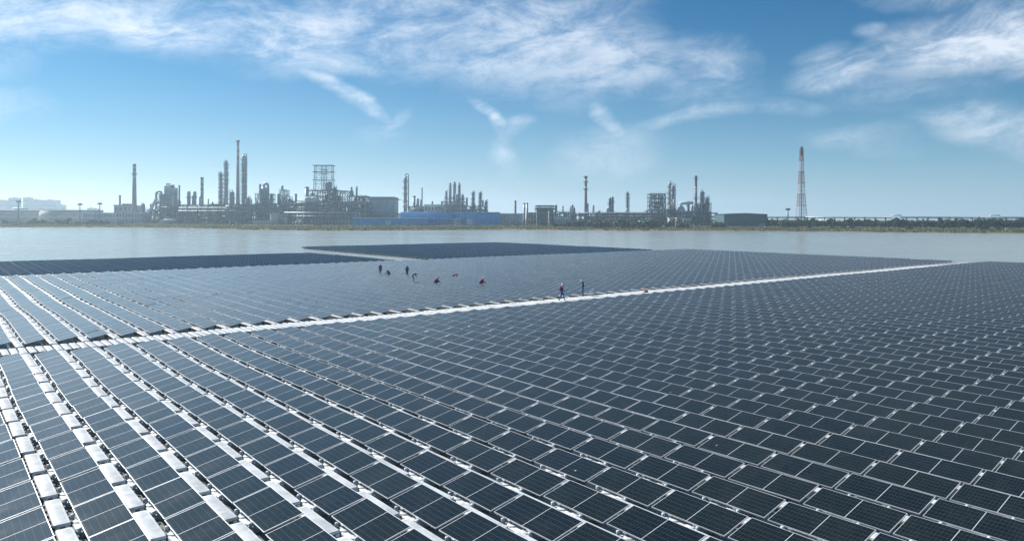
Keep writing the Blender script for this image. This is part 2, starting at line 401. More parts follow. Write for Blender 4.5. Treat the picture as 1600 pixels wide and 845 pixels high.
RAD = dict(pelvis=.135, spine=.125, chest=.145, neck=.058, skull=.088, crown=.075, sl=.072, el=.052, wl=.036, sr=.072, er=.052, wr=.036, hl=.098, kl=.066, al=.05, tl=.042, hr=.098, kr=.066, ar=.05, tr=.042)
POSES = {
 'stand': {},
 'look_down': dict(chest=(0, .03, 1.29), neck=(0, .08, 1.44), skull=(0, .15, 1.52), crown=(0, .19, 1.61), wl=(-.17, .20, .98), wr=(.17, .20, .98), el=(-.23, .02, 1.12), er=(.23, .02, 1.12), kl=(-.10, .08, .49), kr=(.10, .06, .49)),
 'walk': dict(kl=(-.10, .20, .53), al=(-.10, .26, .09), tl=(-.10, .42, .05), kr=(.10, -.10, .49), ar=(.10, -.32, .12), tr=(.10, -.18, .04), el=(-.23, -.14, 1.13), wl=(-.23, -.05, .90), er=(.23, .10, 1.14), wr=(.20, .28, 1.0), chest=(0, .03, 1.30), neck=(0, .05, 1.46), skull=(0, .07, 1.56), crown=(0, .08, 1.66)),
 'crouch': dict(pelvis=(0, -.22, .34), spine=(0, -.12, .50), chest=(0, .05, .66), neck=(0, .16, .78), skull=(0, .24, .84), crown=(0, .30, .92), sl=(-.17, .05, .74), el=(-.22, .26, .55), wl=(-.15, .45, .38), sr=(.17, .05, .74), er=(.22, .26, .55), wr=(.15, .45, .38),
        hl=(-.10, -.20, .33), kl=(-.17, .20, .47), al=(-.13, -.02, .09), tl=(-.14, .15, .04), hr=(.10, -.20, .33), kr=(.17, .20, .47), ar=(.13, -.02, .09), tr=(.14, .15, .04)),
 'bend': dict(pelvis=(0, -.16, .84), spine=(0, -.04, .98), chest=(0, .16, 1.08), neck=(0, .32, 1.12), skull=(0, .41, 1.10), crown=(0, .49, 1.07), sl=(-.17, .18, 1.10), el=(-.20, .30, .86), wl=(-.14, .42, .66), sr=(.17, .18, 1.10), er=(.20, .30, .86), wr=(.14, .42, .66),
        hl=(-.10, -.15, .80), kl=(-.13, .03, .46), al=(-.13, -.04, .09), tl=(-.14, .12, .04), hr=(.10, -.15, .80), kr=(.13, .03, .46), ar=(.13, -.04, .09), tr=(.14, .12, .04)),
 'kneel': dict(pelvis=(0, -.20, .40), spine=(0, -.02, .48), chest=(0, .20, .54), neck=(0, .36, .58), skull=(0, .45, .58), crown=(0, .53, .60), sl=(-.17, .22, .56), el=(-.24, .36, .34), wl=(-.17, .52, .12), sr=(.17, .22, .56), er=(.24, .36, .34), wr=(.17, .52, .12),
        hl=(-.10, -.18, .38), kl=(-.14, .08, .10), al=(-.13, -.34, .08), tl=(-.13, -.48, .05), hr=(.10, -.18, .38), kr=(.14, .08, .10), ar=(.13, -.34, .08), tr=(.13, -.48, .05)),
}
def skin_body(pose):
    """grow one continuous body surface over the posed skeleton"""
    J = {k: Vector(v) for k, v in {**STAND, **POSES[pose]}.items()}; names = list(J)
    me = bpy.data.meshes.new('skel'); me.from_pydata([J[n] for n in names], [(names.index(a), names.index(b_)) for a, b_, _ in BONES], [])
    ob = bpy.data.objects.new('skel', me); COL.objects.link(ob)
    sk = ob.modifiers.new('s', 'SKIN'); sk.use_smooth_shade = True; ss = ob.modifiers.new('d', 'SUBSURF'); ss.levels = 1
    sv = me.skin_vertices[0].data if me.skin_vertices else None
    if sv is None:
        bpy.context.view_layer.objects.active = ob; bpy.ops.mesh.customdata_skin_add(); sv = me.skin_vertices[0].data
    for i, n in enumerate(names): sv[i].radius = (RAD[n]*1.14, RAD[n]*1.14*(.80 if n in ('chest', 'spine') else 1)); sv[i].use_root = (n == 'pelvis')
    ev = ob.evaluated_get(bpy.context.evaluated_depsgraph_get()); m2 = ev.to_mesh()
    V = [v.co.copy() for v in m2.vertices]; Fc = [tuple(p.vertices) for p in m2.polygons]; ev.to_mesh_clear()
    bpy.data.objects.remove(ob); bpy.data.meshes.remove(me)
    return V, Fc
SKINS = {k: skin_body(k) for k in POSES}      # while the scene is still small
# ------------------------------------------------------------------ setting: water and land
def grid_sheet(name, m_, pts_rows, kind='structure'):
    nr, nc = len(pts_rows), len(pts_rows[0])
    me = bpy.data.meshes.new(name)
    me.from_pydata([p for row in pts_rows for p in row], [], [(i*nc+j, i*nc+j+1, (i+1)*nc+j+1, (i+1)*nc+j) for i in range(nr-1) for j in range(nc-1)])
    me.materials.append(m_); me.update()
    for p in me.polygons: p.use_smooth = True
    return tag(link(name, me), kind=kind)
grid_sheet('lake_water', M['water'], [[(-2600, -60, 0), (2600, -60, 0)], [(-2600, 620, 0), (2600, 620, 0)]])
# shoreline: picture column, picture row of the water's edge
SHORE = [(-2600, 351.5), (-1200, 352), (-500, 353.0), (-150, 354.0), (0, 355.1), (100, 355.3), (200, 355.4), (280, 356.2), (330, 357.6), (400, 359.3), (480, 360.0), (560, 360.1), (640, 360), (720, 359.2),
         (800, 358.8), (900, 359.6), (1000, 360.4), (1100, 360.6), (1200, 361.2), (1300, 361.9), (1400, 363.1), (1500, 364.0), (1600, 364.5), (1750, 365.0), (2300, 367), (3600, 371)]
def shore_d(px):
    for (a, ya), (b, yb) in zip(SHORE, SHORE[1:]):
        if a <= px <= b:
            t = (px-a)/(b-a); y = ya+(yb-ya)*t
            return F*CAMZ/(y-HORIZON-ROLL*(min(max(px, -600), 2200)-800))
    return 450.0
GZ = 2.3     # level of the plant's ground above the water
rows = [[] for _ in range(8)]
cols = sorted(set([-2600, -1800, -1200, -800]+list(range(-500, 2100, 10))+[2300, 2800, 3600]))
for i, px in enumerate(cols):
    d = shore_d(px) + random.uniform(-1.2, 1.2)
    X = HX(px, d)
    k = 0.25*math.sin(px*0.05)+random.uniform(-.12, .12)
    for j, (dd, z) in enumerate(((-4, -1.0), (0, 0.05), (3, 0.7+k*.4), (8, 1.15+k*.5), (18, 1.5+k*.5), (30, GZ-.1+k*.3), (60, GZ), (2700, GZ))):
        s_ = (d+dd)/d
        rows[j].append((X*s_ if dd < 100 else max(-4000, min(4000, X*s_)), d+dd, z))
grid_sheet('ground', M['bank'], rows)

# ------------------------------------------------------------------ floating solar field
PITCH = 1.775; MODP = 2.455; MODL = 2.36; MODW = 1.082; TILT = rad(12.17)
W0 = 3.189; R_NEAR = 50.2; R_MID = 54.6; ZLOW = 0.30; ZFLOAT = 0.25
FR = 0.017      # visible frame width
# --- panel pieces in local coordinates: x along the module, y up the slope, z normal
def quad_piece(x0, x1, y0, y1, z): return [(x0,y0,z),(x1,y0,z),(x1,y1,z),(x0,y1,z)]
def panel_template(full):
    """faces as quads: vertices, uv, material slot (0 frame, 1 glass, 2 back)"""
    V = []; U = []; S = []
    L2 = MODL/2; W_ = MODW
    def q(vs, s):
        V.extend(vs); S.append(s); U.extend([((p[0]+L2)/MODL, p[1]/W_) for p in vs])
    t = 0.035; f = FR; gz = -0.003
    # top faces of the four frame bars
    q([(-L2,0,0),(L2,0,0),(L2-f,f,0),(-L2+f,f,0)], 0); q([(L2,0,0),(L2,W_,0),(L2-f,W_-f,0),(L2-f,f,0)], 0)
    q([(L2,W_,0),(-L2,W_,0),(-L2+f,W_-f,0),(L2-f,W_-f,0)], 0); q([(-L2,W_,0),(-L2,0,0),(-L2+f,f,0),(-L2+f,W_-f,0)], 0)
    # outer sides
    q([(-L2,0,-t),(L2,0,-t),(L2,0,0),(-L2,0,0)], 0); q([(L2,0,-t),(L2,W_,-t),(L2,W_,0),(L2,0,0)], 0)
    q([(L2,W_,-t),(-L2,W_,-t),(-L2,W_,0),(L2,W_,0)], 0); q([(-L2,W_,-t),(-L2,0,-t),(-L2,0,0),(-L2,W_,0)], 0)
    if full:   # inner lip
        q([(-L2+f,f,0),(L2-f,f,0),(L2-f,f,-.01),(-L2+f,f,-.01)], 0); q([(L2-f,f,0),(L2-f,W_-f,0),(L2-f,W_-f,-.01),(L2-f,f,-.01)], 0)
        q([(L2-f,W_-f,0),(-L2+f,W_-f,0),(-L2+f,W_-f,-.01),(L2-f,W_-f,-.01)], 0); q([(-L2+f,W_-f,0),(-L2+f,f,0),(-L2+f,f,-.01),(-L2+f,W_-f,-.01)], 0)
    g = 0.009
    q(quad_piece(-L2+f, -g, f, W_-f, gz), 1); q(quad_piece(g, L2-f, f, W_-f, gz), 1)
    q(quad_piece(-g, g, f, W_-f, gz), 2)
    q([(-L2+f,W_-f,-.012),(L2-f,W_-f,-.012),(L2-f,f,-.012),(-L2+f,f,-.012)], 2)
    return np.array(V, float), np.array(U, float), np.array(S, int)
def mesh_from_quads(name, V, U, S, mats, rnd=None):
    nf = len(S); me = bpy.data.meshes.new(name)
    me.vertices.add(len(V)); me.vertices.foreach_set('co', V.astype(np.float32).ravel())
    me.loops.add(nf*4); me.loops.foreach_set('vertex_index', np.arange(nf*4, dtype=np.int32))
    me.polygons.add(nf); me.polygons.foreach_set('loop_start', np.arange(0, nf*4, 4, dtype=np.int32))
    for m_ in mats: me.materials.append(M[m_])
    me.polygons.foreach_set('material_index', S.astype(np.int32))
    if U is not None:
        uvl = me.uv_layers.new(name='UVMap'); uvl.data.foreach_set('uv', U.astype(np.float32).ravel())
    if rnd is not None:
        a = me.attributes.new('rnd', 'FLOAT', 'FACE'); a.data.foreach_set('value', rnd.astype(np.float32))
    me.update(calc_edges=True); me.validate()
    return me
def bulk(name, tmpl, mats4, mats, label, cat, rnds=None, kind='stuff'):
    V, U, S = tmpl; n = len(mats4); A = np.array([np.array(m_) for m_ in mats4])
    VV = np.einsum('nij,kj->nki', A[:, :3, :3], V) + A[:, None, :3, 3]
    me = mesh_from_quads(name, VV.reshape(-1, 3), np.tile(U, (n, 1)), np.tile(S, n), mats, None if rnds is None else np.repeat(rnds, len(S)))
    return tag(link(name, me), label, cat, kind=kind)

def drift(r, w):
    """slow wander of the floating rows"""
    return .055*math.sin(.13*r+.04*w)+.04*math.sin(.31*r-.11*w), .018*math.sin(.21*r+.17*w)+.012*math.sin(.5*r-.3*w)
def panel_matrix(r_mid, w_low, zl=ZLOW, jit=0.34, rev=False):
    dw_, dz_ = drift(r_mid, w_low); w_low += dw_; zl += dz_
    t = TILT+rad(RNG.normal(0, jit)); yaw = rad(RNG.normal(0, 0.12)); roll = rad(RNG.normal(0, jit*0.8))
    if not rev: ex, ey0, o = -RV, WV, RW(r_mid, w_low, zl+RNG.normal(0, .006))
    else: ex, ey0, o = WV, RV, RW(r_mid, w_low, zl+RNG.normal(0, .006))
    m_ = frame_matrix(ex, ey0, ZV, o)
    return m_ @ Matrix.Rotation(yaw, 4, 'Z') @ Matrix.Rotation(roll, 4, 'Y') @ Matrix.Rotation(t, 4, 'X')
def in_view(p, mx=260, my=240):
    if p.y < 3: return False
    x, y = project(p); return -mx < x < 1600+mx and y < 845+my
def vis_area(p, size):
    x, y = project(p)
    inside = -30 < x < 1630 and y < 870
    return (size*F*F/(p.y**3)) if inside else 0.0

NEAR_ROWS = range(-3, 84); MID_ROWS = range(-6, 82)
near = []; mid = []
for k in NEAR_ROWS:
    wl = W0+k*PITCH
    for j in range(0, 24):
        rm = R_NEAR-j*MODP-MODL/2
        if in_view(RW(rm, wl+.5, .3)): near.append((rm, wl, j, k))
def mid_count(k): return 25
for k in MID_ROWS:
    wl = W0+k*PITCH
    for j in range(mid_count(k)):
        rm = R_MID+j*MODP+MODL/2
        if in_view(RW(rm, wl+.5, .3), 300): mid.append((rm, wl, j, k))
allp = [('n', *q) for q in near]+[('m', *q) for q in mid]
def area_panel(q):
    rm, wl = q[1], q[2]; p = RW(rm, wl+.5, .4); return vis_area(p, MODL*MODW)
allp.sort(key=area_panel, reverse=True)
big = allp[:300]; rest = allp[300:]
# ---- the 300 panels that show largest, one object each
Vt, Ut, St = panel_template(True)
def sub(sel, name, mats_, rnd=None):
    idx = [i for i in range(len(St)) if sel(i)]
    vi = [4*i+k for i in idx for k in range(4)]
    return mesh_from_quads(name, Vt[vi], Ut[vi], np.zeros(len(idx), int), mats_, None if rnd is None else np.full(len(idx), rnd))
me_frame = sub(lambda i: St[i] == 0, 'frame', ['frame'])
me_back = sub(lambda i: St[i] == 2, 'back_sheet', ['back'])
gi = [i for i in range(len(St)) if St[i] == 1]
VAR = [(.05+.1*q) for q in range(10)]
me_half = [(sub(lambda i: i == gi[0], 'cell_field', ['glass'], v), sub(lambda i: i == gi[1], 'cell_field', ['glass'], v)) for v in VAR]
for (blk, rm, wl, j, k) in big:
    o = bpy.data.objects.new('solar_panel', None); COL.objects.link(o); o.empty_display_size = .3
    o.matrix_world = panel_matrix(rm, wl)
    tag(o, (f'solar panel, {nth(j+1)} below the walkway in {row_name(k)}' if blk == 'n' else f'solar panel, {nth(j+1)} beyond the walkway in {row_name(k).replace("foreground", "middle")}'), 'solar panel', 'nearest solar panels in the foreground rows')
    hv = random.choice(me_half)
    link('frame', me_frame, o); link('cell_field', hv[0], o); link('cell_field', hv[1], o); link('back_sheet', me_back, o)
ts = panel_template(False)
for blk, nm, lab in (('n', 'solar_panels', 'dark solar panels of the near block, further back behind the foreground rows'),
                     ('m', 'solar_panels', 'glossy pale reflecting solar panels of the block beyond the white walkway')):
    L_ = [panel_matrix(q[1], q[2]) for q in rest if q[0] == blk]
    bulk(nm, ts, L_, ['frame', 'glass', 'back'], lab, 'solar panels', RNG.random(len(L_)))
# far blocks: rows turned a quarter, facing the camera side
fl = []; ff = []
for i in range(19):
    for j in range(-6, 28):
        p = RW(118.2+i*PITCH, -2.0+j*MODP)
        if in_view(p, 400): fl.append(panel_matrix(118.2+i*PITCH, -2.0+j*MODP, rev=True))
for i in range(36):
    for j in range(0, 26):
        ff.append(panel_matrix(118.6+i*PITCH, 77.2+j*MODP, rev=True))
bulk('solar_panels', ts, fl, ['blackframe', 'sheenlessglass', 'blackframe'], 'narrow dark block of solar panels at the left edge by open water', 'solar panels', RNG.random(len(fl)))
bulk('solar_panels', ts, ff, ['blackframe', 'sheenlessglass', 'blackframe'], 'farthest dark wedge of solar panels in the middle of the lake', 'solar panels', RNG.random(len(ff)))

# ---- floats
def rounded_slab(lx, ly, z0, z1, rc=0.06, bev=0.025, seg=3, ribs=0, side=0):
    """float body: rounded corners, softened top edge, optional cross ribs on top; x long, y wide"""
    out = []
    for cx_, cy_, a0 in ((lx/2-rc, ly/2-rc, 0), (-lx/2+rc, ly/2-rc, 90), (-lx/2+rc, -ly/2+rc, 180), (lx/2-rc, -ly/2+rc, 270)):
        for i in range(seg+1):
            a = rad(a0+90*i/seg); out.append((cx_+rc*math.cos(a), cy_+rc*math.sin(a)))
    n = len(out); b = MB()
    sh = lambda k_: [(x*(1-2*k_/lx), y*(1-2*k_/ly)) for x, y in out]
    rings = [(sh(0.03), z0), (out, z0+0.05), (out, z1-.075), (out, z1-bev), (sh(bev*.4), z1-bev*.3), (sh(bev), z1)]
    vs = [(x, y, z) for pts, z in rings for x, y in pts]
    fs = [(i*n+k_, i*n+(k_+1) % n, (i+1)*n+(k_+1) % n, (i+1)*n+k_) for i in range(len(rings)-1) for k_ in range(n)]
    fs += [tuple((len(rings)-1)*n+k_ for k_ in range(n))]
    b.add(vs, fs, False)
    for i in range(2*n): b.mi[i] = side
    if ribs:
        for i in range(ribs):
            x = -lx/2+0.10+(lx-0.2)*(i+.5)/ribs; hw = (lx-0.2)/ribs*.28; y1 = ly/2-.055
            b.add([(x-hw, -y1, z1), (x+hw, -y1, z1), (x+hw*.5, -y1+.01, z1+.006), (x-hw*.5, -y1+.01, z1+.006),
                   (x-hw, y1, z1), (x+hw, y1, z1), (x+hw*.5, y1-.01, z1+.006), (x-hw*.5, y1-.01, z1+.006)],
                  [(0,1,2,3), (5,4,7,6), (1,5,6,2), (4,0,3,7), (3,2,6,7)])
    return b
FLW = 0.40; FLL = 2.12; FLT = ZFLOAT
def float_mesh(name, lx, ly, nl=5):
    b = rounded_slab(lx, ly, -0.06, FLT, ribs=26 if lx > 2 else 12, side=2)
    b.k = 1     # dark lugs along both long sides
    for sy in (-1, 1):
        for i in range(nl):
            x = -lx/2+lx*(i+.5)/nl
            b.box(x-.07, x+.07, sy*ly/2-.012 if sy > 0 else -ly/2-.05, ly/2+.05 if sy > 0 else -ly/2+.012, FLT-.11, FLT-.045)
    b.k = 0
    for sx in (-1, 1):          # end ears
        for sy in (-1, 1):
            b.box(min(sx*lx/2, sx*(lx/2+.05)), max(sx*lx/2, sx*(lx/2+.05)), sy*ly*.28-.05, sy*ly*.28+.05, FLT-.14, FLT-.07)
    return b.mesh(name, ['float', 'pin', 'side'])
def box_template(lx, ly, z0, z1, top=0.02):
    V = []; S = []
    x, y = lx/2, ly/2; tx, ty = x-top, y-top
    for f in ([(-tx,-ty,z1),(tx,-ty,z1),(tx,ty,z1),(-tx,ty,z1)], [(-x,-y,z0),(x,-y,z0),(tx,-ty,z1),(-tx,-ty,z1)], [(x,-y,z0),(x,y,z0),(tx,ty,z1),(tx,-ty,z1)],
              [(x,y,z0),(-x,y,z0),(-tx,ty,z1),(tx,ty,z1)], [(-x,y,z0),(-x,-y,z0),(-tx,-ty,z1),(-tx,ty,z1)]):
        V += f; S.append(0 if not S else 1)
    V = np.array(V, float); return V, V[:, :2].copy(), np.array(S)
def flat_matrix(r, w, z=0.0, jit=0.25, rev=False):
    dw_, dz_ = drift(r, w); w += dw_; z += dz_
    m_ = frame_matrix(-RV, WV, ZV, RW(r, w, z+RNG.normal(0, .008))) if not rev else frame_matrix(WV, RV, ZV, RW(r, w, z+RNG.normal(0, .008)))
    return m_ @ Matrix.Rotation(rad(RNG.normal(0, .35)), 4, 'Z') @ Matrix.Rotation(rad(RNG.normal(0, jit)), 4, 'Y') @ Matrix.Rotation(rad(RNG.normal(0, jit*2)), 4, 'X')
me_wf = [float_mesh('walkway_float', FLL, FLW) for _ in range(1)][0]; smooth_angle(me_wf)
# walkway floats behind every row, centred on the joints between panels
wf = []
for k in NEAR_ROWS:
    for j in range(-1, 24):
        r = R_NEAR+.05-(j+1)*MODP+.12; w = W0+k*PITCH+1.425
        if j == -1: r -= .35
        if in_view(RW(r, w, .2), 200, 160): wf.append((r, w, 'n', j+1, k))
for k in MID_ROWS:
    for j in range(0, 26):
        r = R_MID-.05+j*MODP+.12; w = W0+k*PITCH+1.425
        if j == 0: r += .35
        if in_view(RW(r, w, .2), 260): wf.append((r, w, 'm', j, k))
def occl_area(r, w):
    """visible size: the slot between two rows closes up as one looks across the rows"""
    p = RW(r, w, .25); d = Vector((p.x, p.y, p.z-CAMZ)).normalized()
    return vis_area(p, FLL*FLW)*max(0.03, (d.dot(RV)**2)*1.0-abs(d.dot(WV))*0.35)
wf.sort(key=lambda q: occl_area(q[0], q[1]), reverse=True)
for (r, w, blk, j, k) in wf[:300]:
    o = link('walkway_float', me_wf); o.matrix_world = flat_matrix(r, w)
    side_ = 'below' if blk == 'n' else 'beyond'; tag(o, f'ribbed white float, {nth(j+1)} {side_} the walkway, right of {row_name(k)}', 'float', 'ribbed floats between the panel rows')
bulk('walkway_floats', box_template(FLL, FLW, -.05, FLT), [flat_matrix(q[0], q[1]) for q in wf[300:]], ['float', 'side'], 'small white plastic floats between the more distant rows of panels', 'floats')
# support pontoons under the low edge of every panel, with brackets
def support_parts():
    b = rounded_slab(1.15, 1.02, -0.07, 0.17, rc=.16, bev=.04, seg=4)
    b2 = MB(); b2.lathe([(.17, .165), (.17, .185), (.13, .20)], 10, -.28, -.33); b2.lathe([(.17, .165), (.17, .185), (.13, .20)], 10, .28, -.33)
    return b.mesh('pontoon', ['floatg']), b2.mesh('cap', ['float'])
me_pon, me_cap = support_parts(); smooth_angle(me_pon)
brl = MB(); brl.box(-.03, .03, -.035, .035, .12, ZLOW-.03); brl.box(-.055, .055, -.045, .05, ZLOW-.045, ZLOW-.028)
me_brl = brl.mesh('bracket', ['bracket'])
knob = MB(); knob.lathe([(.045, .16), (.05, .22), (.05, .285), (.03, .30)], 10); me_knob = knob.mesh('clamp_knob', ['float'])
brh = MB(); brh.bar((0, 0, .12), (0, .10, ZLOW+math.sin(TILT)*.84-.06), .045); me_brh = brh.mesh('post', ['bracket'])
sup = [tuple(q) for q in allp]
def sup_pos(blk, rm, wl, j=0, k=0):
    return rm+MODL/2-.46*MODL+.05, wl+.40
sup.sort(key=lambda q: occl_area(q[1], q[2]-.2), reverse=True)
for (blk, rm, wl, j, k) in sup[:300]:
    r, w = sup_pos(blk, rm, wl)
    o = empty('support_float', (0, 0, 0), f"knobbed support float, {nth(j+1)} {'below' if blk == 'n' else 'beyond'} the walkway, under {row_name(k)}", 'float', 'support floats under the foreground panels')
    o.matrix_world = flat_matrix(r, w)
    link('pontoon', me_pon, o); link('deck_plate', me_cap, o)
    for sx in (-1, 1):
        a = link('clamp_knob', me_knob, o); a.location = (sx*.56, -.46, 0)
        a = link('bracket', me_brl, o); a.location = (sx*.40, -.36, 0)
        a = link('post', me_brh, o); a.location = (sx*.40, .44, 0)
bulk('support_floats', box_template(1.15, 1.02, -.07, .17, .05), [flat_matrix(*sup_pos(*q)) for q in sup[300:]], ['floatg', 'side'], 'pale support floats under the distant panels, mostly hidden', 'floats')
bulk('support_floats', box_template(1.15, 1.02, -.07, .17, .05), [flat_matrix(118.2+i*PITCH+.45, -2.0+j*MODP, rev=True) for i in range(19) for j in range(-3, 28)]
     + [flat_matrix(118.6+i*PITCH+.45, 77.2+j*MODP, rev=True) for i in range(36) for j in range(26)], ['floatg', 'side'], 'floats carrying the two far dark panel blocks', 'floats')
# main walkway: four deck floats to each row
me_tile = float_mesh('walkway_tile', 2.30, 0.35, 6); smooth_angle(me_tile)
tiles = []
for k in range(-4, 84):
    for i in range(4):
        w = W0+k*PITCH+1.425+i*PITCH/4
        if w < 150.5 and in_view(RW(52.45, w), 300): tiles.append((52.45+RNG.normal(0, .015), w))
tiles.sort(key=lambda q: vis_area(RW(q[0], q[1]), 1.0), reverse=True)
order = {q: i for i, q in enumerate(sorted(tiles, key=lambda q: q[1]))}; first = min(i for q, i in order.items() if project(RW(q[0], q[1], .25))[0] > 0)
for (r, w) in tiles[:300]:
    i_ = order[(r, w)]-first
    o = link('walkway_tile', me_tile); o.matrix_world = flat_matrix(r, w, .01)
    tag(o, f'white deck float of the long walkway, {nth(i_+1)} from the left edge' if i_ >= 0 else f'white deck float of the long walkway, {nth(-i_)} outside the left edge', 'float', 'deck floats of the long white walkway')
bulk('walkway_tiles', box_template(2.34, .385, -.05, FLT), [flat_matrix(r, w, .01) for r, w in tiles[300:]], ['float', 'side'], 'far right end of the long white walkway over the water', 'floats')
# far walkway along the two dark blocks
fw = [(116.9+RNG.normal(0, .02), -12+i*.46) for i in range(190)]
ft = [(r, w) for r, w in fw if in_view(RW(r, w), 100)]
bulk('walkway_tiles', box_template(1.6, .40, -.05, FLT), [flat_matrix(r, w) for r, w in ft], ['float', 'side'], 'thin white walkway along the edge of the left dark panel block', 'floats')
sw = [(118.0+i*.46, 69.2) for i in range(62)]
bulk('walkway_tiles', box_template(.42, .7, -.05, FLT), [flat_matrix(r, w) for r, w in sw], ['float', 'side'], 'white floating walkway in the open water between the two dark blocks', 'floats')
# ------------------------------------------------------------------ the plant on the far shore
def base(px, d): return Vector((HX(px, d), d, GZ-.05))
def hgt(py, px, d): return HZ(py, px, d)-GZ
def rail_ring(b, r, z, n=14, t=.07):
    pts = [(r*math.cos(2*math.pi*i/n), r*math.sin(2*math.pi*i/n)) for i in range(n)]
    for i in range(n):
        a, c = pts[i], pts[(i+1) % n]
        b.bar((a[0], a[1], z+1.0), (c[0], c[1], z+1.0), t); b.bar((a[0], a[1], z+.5), (c[0], c[1], z+.5), t*.7)
        b.bar((a[0], a[1], z), (a[0], a[1], z+1.0), t)
def ring_platform(parent, r, z, wide=1.1, m_='steel', name='platform', cx=0, cy=0):
    b = MB(); b.lathe([(r*.9, z-.12), (r+wide, z-.12), (r+wide, z+.06), (r*.9, z+.06)], 16)
    for i in range(6):
        a = 2*math.pi*i/6; b.bar((r*math.cos(a), r*math.sin(a), z-1.0), ((r+wide)*math.cos(a), (r+wide)*math.sin(a), z-.1), .12)
    rail_ring(b, r+wide-.05, z+.06)
    return b.build(name, m_, parent, (cx, cy, 0))
def ladder(parent, x, y, z0, z1, m_='steel'):
    b = MB(); b.bar((x-.25, y, z0), (x-.25, y, z1), .09); b.bar((x+.25, y, z0), (x+.25, y, z1), .09)
    z = z0+.5
    while z < z1: b.bar((x-.25, y, z), (x+.25, y, z), .06); z += .9
    return b.build('ladder', m_, parent)

def chimney(px, ytop, d, wb, wt, bands, label, plats=(), m_='concrete'):
    k = d/F; h = hgt(ytop, px, d); t = empty('chimney', base(px, d), label, 'chimney')
    rb, rt = wb*k/2, wt*k/2
    R = lambda z: rb+(rt-rb)*(z/h)**0.8
    zs = [hgt(y1, px, d) for (_y0, y1, _m) in bands]; zlow = min(zs) if zs else h
    b = MB(); b.lathe([(R(z), z) for z in np.linspace(0, zlow, 8)], 20); b.build('shaft', m_, t)
    for (y0, y1, mm) in bands:
        a, c = hgt(y1, px, d), hgt(y0, px, d)
        b = MB(); b.lathe([(R(a)+.03, a+.02), (R(c)+.03, c)], 20); b.build('paint_band', mm, t)
    b = MB(); b.lathe([(R(h)+.25, h-.5), (R(h)+.3, h+.15), (R(h)-.2, h+.15), (R(h)-.25, h-.3)], 20); b.build('rim', 'dark', t)
    for y in plats: z = hgt(y, px, d); ring_platform(t, R(z), z, .9)
    ladder(t, 0, -rb*.96, 1.0, h*.96)
    return t

def column(px, ytop, d, w, label, nplat=5, m_='alu', top='dome', pipe=True, ybase=None, cat='column', name='process_column'):
    k = d/F; h = hgt(ytop, px, d); r = w*k/2; t = empty(name, base(px, d), label, cat)
    b = MB(); b.lathe([(r*1.12, 0), (r*1.05, 2.0), (r, 2.6), (r, h*.55), (r*.985, h*.56), (r*.985, h-r*.9), (r*.88, h-r*.45), (r*.55, h-r*.15), (r*.12, h)], 18); b.build('shell', m_, t)
    for i in range(nplat):
        z = h*(.30+.66*(i+.5)/nplat)+random.uniform(-.6, .6)
        ring_platform(t, r, z, random.uniform(.7, 1.15), 'steel')
    if pipe:
        s = random.choice((-1, 1)); x = s*(r+.45)
        b = MB(); b.tube([(0, 0, h-.2), (0, 0, h+r*.7), (s*r*.5, 0, h+r*1.0), (x, 0, h+r*.5), (x, 0, h*.5), (x, 0, 2.0)], max(.22, r*.22), 8); b.build('vapour_pipe', 'pipe', t)
        b = MB(); b.tube([(-x*.8, -r*.5, h*.85), (-x, -r*.6, h*.8), (-x, -r*.6, 1.5)], .16, 6); b.build('drain_pipe', 'pipe', t)
    ladder(t, 0, -r-.4, 1, h*.95)
    if top == 'cone':
        b = MB(); b.lathe([(r*.7, h-.3), (r*.75, h+.2), (r*.3, h+.9), (r*.12, h+1.5)], 12); b.build('vent_cap', 'steel', t)
    return t

def stack(px, ytop, d, w, label, m_='steel', name='vent_stack'):
    k = d/F; h = hgt(ytop, px, d); r = w*k/2; t = empty(name, base(px, d), label, 'stack')
    b = MB(); b.lathe([(r*1.3, 0), (r*1.05, h*.25), (r, h*.3), (r, h)], 14); b.build('shaft', m_, t)
    b = MB(); b.lathe([(r*1.12, h-.9), (r*1.12, h+.05), (r*.8, h+.05), (r*.8, h-.4)], 14); b.build('rim', 'dark', t)
    for z in (h*.45, h*.75):
        b = MB(); b.lathe([(r*1.0, z), (r*1.18, z), (r*1.18, z+.3), (r*1.0, z+.3)], 14); b.build('flange', 'steel', t)
    ladder(t, 0, -r-.2, 1, h*.9)
    return t

def drum(parent, c, L, r, axis='x', m_='pipe', name='vessel'):
    """a horizontal or upright vessel with dished ends"""
    b = MB(); pr = [(.15*r, -L/2-r*.5), (.7*r, -L/2-r*.35), (r, -L/2), (r, L/2), (.7*r, L/2+r*.35), (.15*r, L/2+r*.5)]
    b.lathe(pr, 12)
    if axis == 'x': b.v = [(z, y, -x) for x, y, z in b.v]
    return b.build(name, m_, parent, c)

